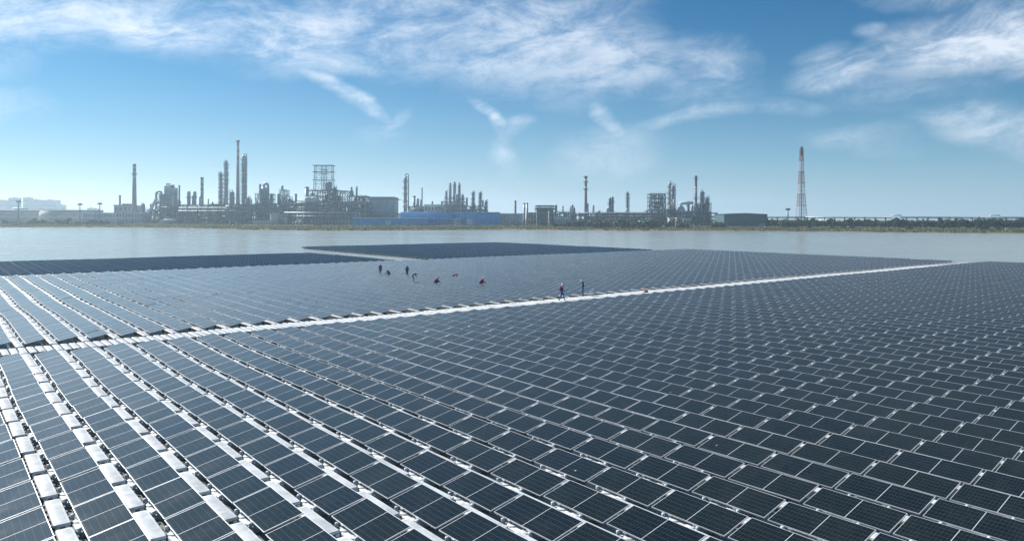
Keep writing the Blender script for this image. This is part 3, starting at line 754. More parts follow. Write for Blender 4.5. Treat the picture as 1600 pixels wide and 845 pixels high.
def process_unit(px0, px1, ytop, d, dep, floors, bays, label, seed, fm='dark', fill=1.0, colours=('alu', 'pipe', 'steel', 'silo', 'greensteel'), name='process_unit', stacks=2):
    """open steel structure on several decks full of vessels and pipework"""
    rs = random.Random(seed); k = d/F; W = (px1-px0)*k; px = (px0+px1)/2; H = hgt(ytop, px, d)
    t = empty(name, base(px, d), label, 'process plant')
    xs = [-W/2+W*i/bays for i in range(bays+1)]; ys = [0, dep/2, dep]; fh = H/floors
    cw = .42; b = MB(); b.box(-cw/2, cw/2, -cw/2, cw/2, 0, H); cm_ = b.mesh('column', fm)
    for x in xs:
        for y in ys: link('column', cm_, t).location = (x, y, 0)
    for i in range(1, floors+1):
        z = i*fh; b = MB()
        for y in ys: b.box(-W/2-.3, W/2+.3, y-.17, y+.17, z-.5, z-.05)
        for x in xs: b.box(x-.15, x+.15, -.3, dep+.3, z-.45, z-.08)
        b.build('beams', fm, t)
        if rs.random() < .85:
            a = rs.choice((0, 0, 1)); e = rs.choice((bays, bays, bays-1)); b = MB()
            b.box(xs[a]-.6, xs[e]+.6, -.9, dep+.6, z-.05, z+.07)
            for hz_ in (.55, 1.1): b.bar((xs[a]-.6, -.9, z+hz_), (xs[e]+.6, -.9, z+hz_), .08)
            for q in range(int((xs[e]-xs[a])/2.2)+2): b.bar((xs[a]-.6+q*2.2, -.9, z), (xs[a]-.6+q*2.2, -.9, z+1.1), .08)
            b.build('deck', 'steel', t)
    b = MB()
    for i in range(floors):
        for j in range(bays):
            if rs.random() < .3:
                b.bar((xs[j], 0, i*fh), (xs[j+1], 0, (i+1)*fh), .2)
                if rs.random() < .5: b.bar((xs[j+1], 0, i*fh), (xs[j], 0, (i+1)*fh), .2)
    if b.v: b.build('bracing', fm, t)
    for i in range(floors):                                   # vessels and exchangers on the decks
        z = i*fh
        for j in range(bays):
            if rs.random() > .80*fill: continue
            bw = xs[j+1]-xs[j]; cx = (xs[j]+xs[j+1])/2+rs.uniform(-.1, .1)*bw; m_ = rs.choice(colours)
            y = rs.uniform(.15, .85)*dep
            if rs.random() < .5:
                r = min(fh*.30, bw*.3)*rs.uniform(.6, 1.0); drum(t, (cx, y, z+r+.5), bw*rs.uniform(.45, .8), r, 'x', m_)
            elif rs.random() < .6:
                r = min(bw*.26, fh*.4)*rs.uniform(.6, 1.0); L = fh*rs.uniform(.5, 1.2 if i < floors-1 else .7); drum(t, (cx, y, z+L/2+r*.5+.3), L, r, 'z', m_)
            else:
                b = MB(); b.box(cx-bw*.3, cx+bw*.3, y-1, y+1, z+.1, z+fh*rs.uniform(.4, .75)); b.box(cx-bw*.33, cx+bw*.33, y-1.1, y+1.1, z+fh*.3, z+fh*.3+.15); b.build('cooler_box', m_, t)
    for i in range(floors):                                   # horizontal pipe runs
        for q in range(rs.randint(3, 6)):
            z = i*fh+fh*rs.uniform(.55, .88); y = rs.uniform(-.6, dep); a = rs.uniform(-W/2, -W*.1); e = rs.uniform(W*.1, W/2)
            b = MB(); r = rs.uniform(.12, .32); b.tube([(a, y, z-fh*.6), (a, y, z), (e, y, z), (e, y, z-rs.uniform(.4, 1.0)*fh)], r, 6); b.build('pipe', rs.choice(('pipe', 'alu', 'steel', 'roofw')), t)
    for q in range(int(bays*2.4)):                            # risers at the front
        x = rs.uniform(-W/2, W/2); y = rs.uniform(-.7, dep*.5); z1 = H*rs.uniform(.4, 1.05); r = rs.uniform(.10, .26)
        b = MB(); b.tube([(x, y, 0), (x, y, z1-.6), (x+.4, y, z1-.1), (x+rs.uniform(1, 3), y, z1)], r, 6); b.build('riser', rs.choice(('pipe', 'alu', 'steel')), t)
    for q in range(stacks):
        x = rs.uniform(-W/2, W/2); r = rs.uniform(.5, 1.1); L = rs.uniform(3, 8); drum(t, (x, dep*.6, H+L/2+.2), L, r, 'z', rs.choice(('alu', 'steel', 'silo')))
    # stair tower
    sx = xs[-1]+.8 if rs.random() < .5 else xs[0]-.8
    b = MB()
    for i in range(floors):
        s = 1 if i % 2 else -1
        b.bar((sx, dep*.2 if s > 0 else dep*.8, i*fh), (sx, dep*.8 if s > 0 else dep*.2, (i+1)*fh), .7, .15)
    b.build('stair', 'steel', t)
    return t

def pipe_rack(px0, px1, ytop, d0, d1, label, npipes=6, bay=7.0, levels=2, name='pipe_rack', m_='dark', loops=True):
    p0 = base(px0, d0); p1 = base(px1, d1); v = p1-p0; L = v.length
    t = empty(name, p0, label, 'pipe rack', rz=math.atan2(v.y, v.x))
    H = hgt(ytop, (px0+px1)/2, (d0+d1)/2); n = max(2, int(L/bay)); wy = 4.0
    zs = [H-.6-i*2.4 for i in range(levels)]
    for i in range(n+1):
        x = L*i/n; b = MB()
        b.box(x-.2, x+.2, -wy/2-.2, -wy/2+.2, 0, H-.2); b.box(x-.2, x+.2, wy/2-.2, wy/2+.2, 0, H-.2)
        for z in zs: b.box(x-.16, x+.16, -wy/2-.6, wy/2+.6, z-.5, z-.15)
        if i % 4 == 0: b.bar((x, -wy/2, 0), (x, wy/2, zs[-1]-.4), .2)
        b.build('bent', m_, t)
    b = MB()
    for z in zs: b.box(-.2, L+.2, -wy/2-.15, -wy/2+.15, z-.62, z-.28); b.box(-.2, L+.2, wy/2-.15, wy/2+.15, z-.62, z-.28)
    b.build('girders', m_, t)
    for j in range(npipes):
        z = zs[j % levels]; r = random.choice((.14, .2, .28, .36)); y = -wy/2+.4+(wy-.8)*(j//levels+.5)/max(1, npipes//levels)
        pts = [(0, y, z+r-.12)]
        if loops:
            for q in range(1, int(L/60)+1):
                x = q*60*L/(int(L/60)*60+60)
                if random.random() < .5: pts += [(x-3, y, z+r-.12), (x-3, y, z+r+1.3), (x+3, y, z+r+1.3), (x+3, y, z+r-.12)]
        pts.append((L, y, z+r-.12))
        b = MB(); b.tube(pts, r, 6); b.build('pipe', random.choice(('pipe', 'alu', 'steel')), t)
    b = MB(); b.bar((0, -wy/2-.5, H+.2), (L, -wy/2-.5, H+.2), .07); b.bar((0, -wy/2-.5, H-.3), (L, -wy/2-.5, H-.3), .07); b.build('handrail', 'steel', t)
    return t

def tank(px0, px1, ytop, d, label, rings=3, m_='cream', roof='cream', dome=.02, name='storage_tank'):
    k = d/F; r = (px1-px0)*k/2; px = (px0+px1)/2; h = hgt(ytop, px, d); c = base(px, d); c.y += r
    t = empty(name, c, label, 'tank')
    b = MB(); b.lathe([(r, 0), (r, h)], 48); b.build('shell', m_, t)
    b = MB(); b.lathe([(r+.12, h-.05), (r+.12, h+.12), (r*.7, h+r*dome*.6), (r*.35, h+r*dome*.9), (.2, h+r*dome)], 48); b.build('roof', roof, t)
    for i in range(rings):
        z = h*(.28+.66*i/max(1, rings-1)) if rings > 1 else h*.7
        b = MB(); b.lathe([(r-.05, z-.15), (r+.45, z-.15), (r+.45, z+.1), (r-.05, z+.1)], 48); b.build('wind_girder', 'creamd', t)
    b = MB(); n = 16
    for i in range(n):
        a0 = rad(-115+50*i/n); a1 = rad(-115+50*(i+1)/n)
        b.bar((math.cos(a0)*(r+.8), math.sin(a0)*(r+.8), h*i/n), (math.cos(a1)*(r+.8), math.sin(a1)*(r+.8), h*(i+1)/n), .5, .12)
    b.build('stair', 'creamd', t)
    b = MB()
    for i in range(24):
        a = 2*math.pi*i/24; b.bar((math.cos(a)*r*.98, math.sin(a)*r*.98, h), (math.cos(a)*r*.98, math.sin(a)*r*.98, h+1.1), .07)
        a2 = 2*math.pi*(i+1)/24; b.bar((math.cos(a)*r*.98, math.sin(a)*r*.98, h+1.1), (math.cos(a2)*r*.98, math.sin(a2)*r*.98, h+1.1), .07)
    b.build('roof_rail', 'steel', t)
    return t

def block(px0, px1, ytop, d, dep, label, wall='wallw', roof='roofw', roofshape='flat', win=(0, 0), name='building', cat='building', ybot=None, zwin=None, winm='window', over=.4, doors=(), skew=0.0):
    k = d/F; W = (px1-px0)*k; px = (px0+px1)/2; h = hgt(ytop, px, d); t = empty(name, base(px, d), label, cat, rz=skew)
    b = MB(); b.box(-W/2, W/2, 0, dep, 0, h); b.build('wall', wall, t)
    if roofshape == 'flat':
        b = MB(); b.box(-W/2-over, W/2+over, -over, dep+over, h+.003, h+.45); b.box(-W/2-over, W/2+over, -over-.05, -over+.1, h+.2, h+.8); b.build('roof', roof, t)
    else:
        rise = W*.022 if roofshape == 'gable' else 0
        if roofshape == 'gable': b = MB(); b.prism([(-W/2-over, h+.003), (W/2+over, h+.003), (W/2+over, h+.3), (0, h+.3+rise), (-W/2-over, h+.3)], -over, dep+over)
        else: b = MB(); b.box(-W/2-over, W/2+over, -over, dep+over, h+.003, h+.35); [b.box(-W/2-over+i*3.0, -W/2-over+i*3.0+.25, -over, dep+over, h+.35, h+.5) for i in range(int(W/3)+1)]
        b.build('roof', roof, t)
    nr, nc = win
    if nr:
        fh = h/nr
        for i in range(nr):
            for j in range(nc):
                cx = -W/2+W*(j+.5)/nc; ww = W/nc*.52; z0 = i*fh+fh*.30; z1 = i*fh+fh*.78
                b = MB(); b.box(cx-ww/2, cx+ww/2, -.06, .02, z0, z1); wo_ = b.build('window', winm, t)
                b = MB(); b.box(cx-ww/2-.1, cx+ww/2+.1, -.22, -.005, z0-.16, z0-.003); b.build('sill', wall, wo_)
    for (fx, fw_, fz) in doors:
        b = MB(); b.box(-W/2+fx*W, -W/2+fx*W+fw_, -.08, .02, .1, fz); b.build('door', 'roofw', t)
    return t

# cladding ribs for the sheet sheds: one shallow rib mesh per wall sheet
def ribs(t, W, h, m_, step=2.2, z0=0.0):
    for i in range(int(W/step)):
        x = -W/2+step*(i+.5); b = MB(); b.box(x-.12, x+.12, -.07, .01, z0+.02, h-.02); b.build('cladding_rib', m_, t)

# --- city far behind
for i, (x0, x1, y, n_) in enumerate(((-14, 9, 312, 2), (12.5, 26, 309, 1), (35.5, 45, 308.6, 1), (49, 58, 311.8, 1), (63, 88, 312.5, 1), (89, 97, 320, 1), (136, 150, 325, 2), (-40, -18, 313, 2))):
    pos = ('leftmost', 'second from the left', 'third from the left', 'fourth, narrow', 'broad flat-topped', 'small low', 'lone low distant', 'outermost')[i]
    d = 1750+i*20; k = d/F; t = empty('tower_block', base((x0+x1)/2, d), f'{pos} hazy pale tower block on the skyline behind the tanks', 'tower block')
    W = (x1-x0)*k; h = hgt(y, (x0+x1)/2, d)
    for q in range(n_):
        a = -W/2+W*q/n_; hh = h-(q % 2)*1.5; b = MB(); b.box(a+.2, a+W/n_-.2, 0, 18, 0, hh); b.box(a+W/n_*.4, a+W/n_*.6, 5, 12, hh, hh+1.5); b.build('wing', 'tower', t)
        for f in range(int(hh/12)):
            b = MB(); b.box(a+1, a+W/n_-1, -.4, 0, 6+f*12, 8+f*12); b.build('window_band', 'window', t)

# --- left: tank farm, offices, power house
tank(-56, 43, 328, 640, 'large cream storage tank cut by the left edge of the picture', 3)
tank(40, 130, 328, 610, 'widest cream storage tank with brown girders at the left', 3)
tank(12, 34, 325.5, 760, 'white-roofed storage tank peeking over the cream tanks', 1, 'white', 'roofw', .12)
def mast(px, ytop, d, label):
    h = hgt(ytop, px, d); t = empty('light_mast', base(px, d), label, 'mast')
    b = MB(); b.lathe([(.55, 0), (.38, h*.5), (.25, h)], 10); b.build('pole', 'steel', t)
    b = MB(); b.lathe([(.3, h-.8), (1.6, h-.7), (1.7, h), (.3, h+.2)], 12); b.build('lamp_ring', 'steel', t)
    for i in range(8):
        a = 2*math.pi*i/8; b = MB(); b.box(1.5*math.cos(a)-.25, 1.5*math.cos(a)+.25, 1.5*math.sin(a)-.25, 1.5*math.sin(a)+.25, h-1.3, h-.75); b.build('floodlight', 'dark', t)
    for z in (h*.3, h*.6): b = MB(); b.lathe([(.5, z), (.6, z), (.6, z+.3), (.5, z+.3)], 10); b.build('flange', 'steel', t)
    ladder(t, 0, -.6, 1, h*.9)
mast(29, 313.5, 585, 'tall floodlight mast in front of the leftmost cream tanks')
mast(125, 318, 590, 'floodlight mast at the right end of the cream tanks')
mast(156, 317, 585, 'floodlight mast before the blue and white low building')
mast(1231, 325.5, 520, 'slim floodlight mast left of the red and white lattice tower')
t = block(129.5, 180, 333, 600, 16, 'long low blue and white building beside the cream tanks', 'wallw', 'roofw', 'ribbed', (2, 14), winm='blued')
t = block(178, 206, 321.5, 640, 22, 'grey power house with a small chimney on its roof', 'silo', 'steel', 'flat', (3, 4), name='power_house')
b = MB(); b.box(-4, 3, 6, 14, hgt(321.5, 192, 640)+.5, hgt(318, 192, 640)); b.build('penthouse', 'steel', t)
chimney(187.3, 305.5, 655, 3.6, 2.8, [(305.5, 307.5, 'red'), (307.5, 309.5, 'white'), (309.5, 311.5, 'red')], 'small striped chimney rising from the grey power house')
block(181, 224, 332.5, 585, 14, 'white office block with two rows of dark windows', 'wallw', 'wallw', 'flat', (2, 9))
chimney(209.8, 256.5, 625, 8.4, 4.6, [(256.5, 260.5, 'red'), (260.5, 263.3, 'white'), (263.3, 267.2, 'red'), (267.2, 271, 'white'), (271, 274.8, 'red'), (274.8, 278.2, 'white')], 'tall tapered concrete chimney standing alone at the left', (272,))
# --- first refinery group
column(224, 318, 610, 4.6, 'stubby dark column just right of the lone chimney', 2, 'dark')
process_unit(225, 243, 327, 600, 10, 3, 3, 'low dark process unit at the foot of the slanting conveyor', 11)
t = empty('conveyor', base(226, 590), 'slanting pale conveyor gallery climbing to the right', 'conveyor')
k = 590/F; b = MB(); b.bar((0, 0, 2), (18*k, 0, hgt(311, 243, 590)), 1.6, 1.8); b.build('gallery', 'roofw', t)
for f in (.35, .7):
    x = 18*k*f; z = 2+(hgt(311, 243, 590)-2)*f; b = MB(); b.bar((x-1.2, 0, 0), (x, 0, z-.8), .3); b.bar((x+1.2, 0, 0), (x, 0, z-.8), .3); b.build('trestle', 'steel', t)
t = process_unit(244, 257, 303, 600, 12, 6, 2, 'tall clad furnace tower with a hooked pipe on top', 12, 'steel', stacks=0)
k = 600/F; b = MB(); x0, x1 = -8*k*.5-.8, 6*k*.5; hz_ = hgt(299.5, 250, 600)
b.tube([(x0, -1, 8), (x0, -1, hz_-1.5), (x0+.6, -1, hz_-.3), (x0+1.6, -1, hz_), (x1-1.6, -1, hz_), (x1-.5, -1, hz_-.4), (x1, -1, hz_-1.6), (x1, -1, hz_-6)], .85, 10); b.build('hooked_duct', 'steel', t)
b = MB(); b.box(-4.5*k*.5, 5.5*k, .6, 9, 0, hgt(304, 250, 600)); b.build('casing', 'silo', t)
t = empty('boiler_house', base(263, 615), 'twin tall grey boiler towers with steam above', 'boiler house'); k = 615/F
for (a, e, y_, m_) in ((256.5, 264, 290.5, 'alu'), (264.3, 270, 293, 'silo')):
    b = MB(); h = hgt(y_, 263, 615); b.box((a-263)*k, (e-263)*k, 0, 9, 0, h); [b.box((a-263)*k-.2, (e-263)*k+.2, -.2, 9.2, z, z+.35) for z in np.linspace(6, h-1, 7)]; b.build('casing', m_, t)
    for q in range(3):
        cx = (a-263)*k+(e-a)*k*(q+.5)/3; drum(t, (cx, 3, h+1.2), 2.2, .5, 'z', 'steel', 'vent')
    b = MB(); [b.box((a-263)*k+.5+i_*1.3, (a-263)*k+.75+i_*1.3, -.35, -.2, 2, h-2) for i_ in range(int((e-a)*k/1.3))]; b.build('cladding_rib', 'steel', t)
column(274, 297, 600, 3.6, 'dark ringed column right of the boiler towers', 4, 'dark')
stack(280, 289.5, 605, 2.6, 'slim dark stack between the boiler towers and domed columns', 'dark')
column(295, 298.5, 620, 5.2, 'left one of two plain domed columns', 2, 'steel', pipe=False)
column(304.3, 298.5, 620, 4.8, 'right one of two plain domed columns', 2, 'steel', pipe=False)
chimney(315.6, 277.5, 615, 5.6, 4.2, [(277.5, 281.5, 'red'), (281.5, 286, 'white'), (286, 290, 'red'), (290, 294, 'white'), (294, 298, 'red'), (298, 301.5, 'white')], 'stout striped chimney between domed columns and ringed towers')
stack(325.5, 311, 600, 2.0, 'tiny stub stack right of the stout striped chimney')
process_unit(243, 280, 322, 575, 12, 4, 6, 'pipe-laden process unit below the boiler towers', 13, 'dark')
process_unit(278, 345, 320, 580, 14, 4, 9, 'long dark process unit under the striped chimney', 14, 'dark', 1.0)
t = empty('tanker', base(265, 560), 'white road tanker parked before the boiler towers', 'tanker'); k = 560/F
drum(t, (0, 0, 2.6), 8.5, 1.35, 'x', 'white', 'barrel'); b = MB(); b.box(-6.8, -4.9, -1.1, 1.1, .8, 3.2); b.prism([(-6.9, .8), (-4.9, .8), (-4.9, 3.3), (-6.3, 3.3), (-6.9, 2.2)], -1.15, 1.15); b.build('cab', 'white', t)
b = MB(); b.box(-5, 5, -1, 1, .75, 1.1); b.build('chassis', 'dark', t)
for x in (-5.8, -2.5, 2.6, 3.9):
    b = MB(); b.tube([(x, -1.2, .5), (x, -.8, .5)], .5, 12); b.tube([(x, .8, .5), (x, 1.2, .5)], .5, 12); b.build('wheel', 'boot', t)
# --- second group: the tallest chimney and ringed towers
column(345, 269, 575, 4.4, 'shorter ringed tower left of the tallest chimney', 9, 'alu')
column(353.3, 251, 575, 4.6, 'tall ringed tower second from the tallest chimney', 11, 'alu')
chimney(371.6, 219.5, 640, 7.4, 3.2, [(219.5, 224, 'red'), (224, 228.5, 'red'), (228.5, 233.5, 'white'), (233.5, 239, 'red'), (239, 244.5, 'white'), (244.5, 249, 'red')], 'tallest chimney of all with red and white bands on top', (221.5,))
column(381, 242.5, 585, 6.6, 'thick tall tower with many platforms right of the tallest chimney', 12, 'silo')
column(363, 299, 600, 6.5, 'squat vessel between the tall tower and the tallest chimney', 2, 'steel')
column(388, 308, 600, 5.0, 'short bulky vessel at the foot of the thick tall tower', 2, 'steel')
process_unit(328, 400, 319, 570, 14, 4, 9, 'broad pipe structure at the feet of the ringed towers', 21, 'dark')
pipe_rack(280, 440, 323.5, 560, 545, 'pipe rack running below the ringed towers and tallest chimney', 8, 8)
t = column(412.5, 292, 590, 12.0, 'wide silver reactor with a looped pipe over its top', 3, 'alu', pipe=False); k = 590/F; h = hgt(292, 412, 590)
b = MB(); r_ = 3.2*k
b.tube([(0, -.5, h-.5)]+[(r_-r_*math.cos(rad(a)), -.5, h+1.0+r_*math.sin(rad(a))) for a in range(0, 181, 20)]+[(2*r_, -.5, h*.3)], 1.0, 10); b.build('looped_pipe', 'alu', t)
process_unit(399, 422, 303, 575, 12, 6, 3, 'steel frame wrapped around the wide silver reactor', 22, 'steel', .7)
column(424, 304, 600, 5.0, 'short dark column right of the silver reactor', 2, 'steel')
process_unit(437, 447, 297, 600, 8, 6, 2, 'slim framed tower left of the twin derricks', 23, 'steel', .9, stacks=1)
stack(462, 303, 610, 4.0, 'short thick stack left of the twin derricks', 'steel')
column(453, 310, 600, 6, 'squat grey vessel between framed tower and short stack', 2, 'steel')
process_unit(400, 447, 318, 575, 14, 4, 6, 'dark pipe structure behind the twin cream tanks', 24, 'dark')
tank(420.3, 434, 333.5, 545, 'left one of the two small cream tanks', 0, 'cream', 'white', .10)
tank(433.5, 447, 333.5, 548, 'right one of the two small cream tanks', 0, 'cream', 'white', .10)
block(395, 424, 346.5, 540, 4, 'low pale wall in front of the small cream tanks', 'wallw', 'wallw', 'flat', name='boundary_wall', cat='wall')
# --- coker with twin derricks
def lattice(parent, cx, cy, z0, z1, w0, w1, n, leg=.34, br=.2, m_='steel', name='lattice', hor=True, plat=()):
    b = MB(); cs = ((-1, -1), (1, -1), (1, 1), (-1, 1))
    P_ = lambda c, t_: (cx+c[0]*(w0+(w1-w0)*t_)/2, cy+c[1]*(w0+(w1-w0)*t_)/2, z0+(z1-z0)*t_)
    for c in cs: b.bar(P_(c, 0), P_(c, 1), leg)
    b.build('legs', m_, parent)
    for i in range(n):
        b = MB()
        for q in range(4):
            c, e = cs[q], cs[(q+1) % 4]; a0, a1 = i/n, (i+1)/n
            b.bar(P_(c, a0), P_(e, a1), br); b.bar(P_(e, a0), P_(c, a1), br)
            if hor: b.bar(P_(c, a1), P_(e, a1), br*1.3)
        b.build('bracing', m_ if not isinstance(m_, list) else m_[i % 2], parent)
k = 590/F
t = empty('coke_derrick_tower', base(503.5, 590), 'twin open lattice derricks on top of the coking unit', 'derrick')
ztop = hgt(257.5, 503, 590); zb = hgt(297, 503, 590)
for cx in (495.3, 511.8):
    X = (cx-503.5)*k; lattice(t, X, 5, zb, ztop, 6.6, 5.4, 4, .36, .13, 'steel')
    for y_ in (281, 268.5, 258):
        z = hgt(y_, 503, 590); b = MB(); b.box(X-4.6, X+4.6, .4, 9.6, z-.1, z+.12); b.build('platform', 'steel', t)
for y_ in (281, 271, 264.5, 258): b = MB(); z = hgt(y_, 503, 590); b.bar((-6*k, 2.2, z), (6*k, 2.2, z), .35); b.bar((-6*k, 7.8, z), (6*k, 7.8, z), .35); b.build('cross_bridge', 'steel', t)
drum(t, ((512-503.5)*k, 5, hgt(292, 503, 590)), 7.0, 2.0, 'z', 'silo', 'drum_head')
process_unit(480, 528, 297, 590, 16, 6, 6, 'tall dark coking unit carrying the twin derricks', 31, 'dark')
stack(479.5, 292, 605, 6.0, 'thick pale stack at the left shoulder of the coking unit', 'silo')
column(522.5, 292, 610, 5.4, 'red-capped vessel at the right shoulder of the coking unit', 2, 'pink')
t = empty('truss_frame', base(535, 590), 'open trussed frame projecting right from the coking unit', 'steel frame')
zt = hgt(298.5, 535, 590); zl = hgt(312, 535, 590)
for yy in (1, 9):
    b = MB(); b.bar((-8*k, yy, zt), (8.5*k, yy, zt), .7); b.bar((-8*k, yy, zl), (8.5*k, yy, zl), .4)
    for x in (-8, 0, 8): b.bar((x*k, yy, 0), (x*k, yy, zt), .5)
    for x in (-8, 0): b.bar((x*k, yy, zl), ((x+8)*k, yy, zt), .3); b.bar(((x+8)*k, yy, zl), (x*k, yy, zt), .3)
    b.build('truss', 'dark', t)
process_unit(543, 572, 306, 595, 14, 5, 4, 'pipe tower unit with upright exchangers right of the truss', 32, 'greensteel', 1.0, stacks=5)
process_unit(445, 515, 314, 570, 16, 5, 8, 'dense dark structure below and left of the derricks', 33, 'dark', 1.0, stacks=0)
process_unit(515, 575, 316, 570, 16, 5, 7, 'dense dark structure below and right of the derricks', 34, 'dark', 1.0, stacks=0)
t = empty('domed_vessels', base(485, 565), 'pair of white half-round vessel heads below the derricks', 'vessel'); k = 565/F
for cx in (-4, 5): drum(t, (cx*k, 1, hgt(312, 485, 565)), 3, 2.3, 'x', 'white', 'vessel_head')
b = MB(); b.box(-9*k, 9*k, -.5, 3.5, 0, hgt(316, 485, 565)); b.build('plinth', 'dark', t)
t = block(484, 548, 341, 535, 14, 'long open shed with a faded maroon roof', 'dark', 'maroon', 'ribbed', (1, 12), name='shed', cat='shed', winm='steel')
for i, (px_, y_, w_) in enumerate(((464, 344, 5), (470, 343, 5.5))): column(px_, y_, 540, w_, ('left', 'right')[i]+' one of two stubby white vessels left of the maroon roof', 0, 'white', pipe=False, name='small_vessel', cat='vessel')
pipe_rack(440, 560, 331.5, 548, 548, 'long low pipe rack in front of the coking unit', 6, 8)
# --- air cooler box and the blue sheds
t = block(577, 617, 309, 590, 18, 'grey slatted cooler house on open legs', 'silo', 'steel', 'flat', (0, 0), name='cooler_house'); k = 590/F; W = 40*k; h = hgt(309, 597, 590)
for i in range(18): x = -W/2+W*(i+.5)/18; b = MB(); b.box(x-.22, x+.22, -.3, -.01, h*.38, h-1.5); b.build('slat', 'alu', t)
b = MB(); b.box(-W/2-2.5, W/2+2.5, -2.2, 19, h-1.4, h-1.1); [b.bar((-W/2-2.5+i*2.6, -2.2, h-1.1), (-W/2-2.5+i*2.6, -2.2, h), .1) for i in range(int(W/2.6)+2)]; b.bar((-W/2-2.5, -2.2, h), (W/2+2.5, -2.2, h), .1); b.build('gallery', 'dark', t)
for i in range(8): x = -W/2+W*(i+.5)/8; b = MB(); b.box(x-1.0, x+1.0, -.25, -.01, 1.0, h*.33); b.build('opening', 'window', t)
process_unit(570, 640, 333, 580, 10, 2, 8, 'low pipe unit between the cooler house and the blue sheds', 41, 'steel')
t = block(552, 666, 341.2, 520, 20, 'low front blue shed with a pale roof edge', 'blue', 'roofw', 'ribbed', (0, 0), name='blue_shed', cat='shed', doors=((.44, 4, 3.4),), over=.8); ribs(t, 114*520/F, hgt(341.2, 609, 520), 'blued', 3.0)
t = block(626, 727, 332.2, 545, 30, 'long blue shed in the centre of the far shore', 'blue', 'roofw', 'ribbed', (0, 0), name='blue_shed', cat='shed', doors=((.82, 5.5, 5.0),)); ribs(t, 101*545/F, hgt(332.2, 676, 545), 'blued', 3.4)
k = 545/F
for i in range(14): b = MB(); x = -101*k/2+10+i*2.7; b.box(x-.8, x+.8, -.09, .01, 2.4, 4.0); b.build('window', 'window', t)
t = block(727.4, 780, 332.0, 540, 26, 'right-hand blue shed with a plain front', 'blue', 'roofw', 'ribbed', (0, 0), name='blue_shed', cat='shed', doors=((.03, 4.5, 4.5),)); ribs(t, 52.6*540/F, hgt(332.0, 753, 540), 'blued', 3.4)
t = column(633.3, 276.5, 590, 5.4, 'tall plain column with a ring pipe on top behind the blue shed', 5, 'silo', pipe=False); k = 590/F; h = hgt(276.5, 633, 590)
b = MB(); R_ = 1.25; b.tube([(1.2+R_*math.sin(rad(a)), -.4, h+R_-R_*math.cos(rad(a))) for a in range(0, 361, 20)], .38, 8); b.tube([(2.4, -.4, h+1), (2.5, -.4, h*.6), (2.5, -.4, 3)], .45, 8); b.build('ring_pipe', 'steel', t)
stack(647, 306, 600, 4.2, 'short grey stack right of the ring-topped column', 'silo')
stack(659.3, 293.5, 600, 1.9, 'thin dark stack standing behind the blue shed', 'dark')
process_unit(640, 668, 322, 590, 10, 3, 4, 'pipework between the thin dark stack and the blue shed', 42, 'steel')
block(663, 714, 321, 580, 14, 'white building showing above the roof of the blue shed', 'wallw', 'wallw', 'flat', (3, 10))
column(697, 298, 600, 2.6, 'slim dark column left of the grouped silos', 2, 'dark')
for i, (px_, y_, w_) in enumerate(((703.2, 287.5, 4.6), (710, 286, 5.2), (717.4, 287.5, 4.6))):
    column(px_, y_, 585+i*3, w_, ('left', 'middle', 'right')[i]+' one of three cone-topped silos behind the blue shed', 1, 'silo', 'cone', pipe=False, name='silo', cat='silo')
column(713.6, 303, 578, 5.0, 'shorter silo in front of the three cone-topped silos', 1, 'silo', 'dome', pipe=False, name='silo', cat='silo')
column(723.2, 304, 585, 3.2, 'slim column right of the grouped silos', 3, 'steel')
process_unit(690, 728, 315, 575, 10, 4, 5, 'steel frame around the feet of the silos', 43, 'steel', .8, stacks=0)
column(739.2, 299, 590, 3.6, 'left ringed column above the right blue shed', 5, 'steel')
column(750.2, 299.5, 590, 3.4, 'middle ringed column above the right blue shed', 6, 'steel')
column(759.3, 312.5, 590, 3.2, 'right and shortest ringed column above the blue shed', 4, 'steel')
process_unit(727, 757, 322, 590, 10, 3, 4, 'pipework at the feet of the three ringed columns', 44, 'steel')
# --- middle: silo wall, twin stacks, roofed tower
t = block(781, 817, 335, 545, 14, 'pale slatted building right of the blue sheds', 'silo', 'roofw', 'flat', (0, 0)); k = 545/F
for i in range(10): x = -36*k/2+36*k*(i+.5)/10; b = MB(); b.lathe([(.85, .1), (.85, hgt(337, 799, 545))], 12); o = b.build('slat_column', 'white', t, (x, .1, 0))
stack(805.3, 313.5, 570, 3.0, 'brown stack rising behind the pale slatted building', 'red')
stack(819.2, 317, 550, 2.9, 'left one of the twin pale stacks', 'silo'); stack(823.7, 317, 552, 2.9, 'right one of the twin pale stacks', 'silo')
block(824, 838, 333.5, 575, 10, 'yellowish clad box between twin stacks and roofed tower', 'yellow', 'steel', 'flat', (2, 3))
t = empty('roofed_tower', base(852, 555), 'broad grey tower house with wide flat overhanging roofs', 'tower house'); k = 555/F
b = MB(); b.box(-13*k, 13*k, 0, 12, 0, hgt(324, 852, 555)); b.build('wall', 'greyshed', t)
for i, (y_, w_) in enumerate(((321.8, 16.5), (326.2, 17.5))): b = MB(); z = hgt(y_, 852, 555); b.prism([(-w_*k, z-.5), (w_*k, z-.5), (w_*k*.82, z+.5), (-w_*k*.82, z+.5)], -3, 15); b.build('roof', 'dark', t)
for x in (-15, -9, 9, 15): b = MB(); b.bar((x*k, -1.5, 0), (x*k, -1.5, hgt(322, 852, 555)), .45); b.build('column', 'steel', t)
for i in range(5):
    for j in range(3): b = MB(); b.box((-10+i*4.4)*k, (-7.4+i*4.4)*k, -.08, .01, 3+j*3.6, 5.2+j*3.6); b.build('window', 'window', t)
stack(858, 328, 530, 2.6, 'short white stack in front of the roofed tower', 'white')
block(866, 892, 341, 545, 10, 'low grey hall right of the roofed tower', 'silo', 'roofw', 'flat', (1, 6))
process_unit(868, 896, 331, 575, 10, 3, 4, 'tangle of pipework behind the low grey hall', 51, 'dark', stacks=3)
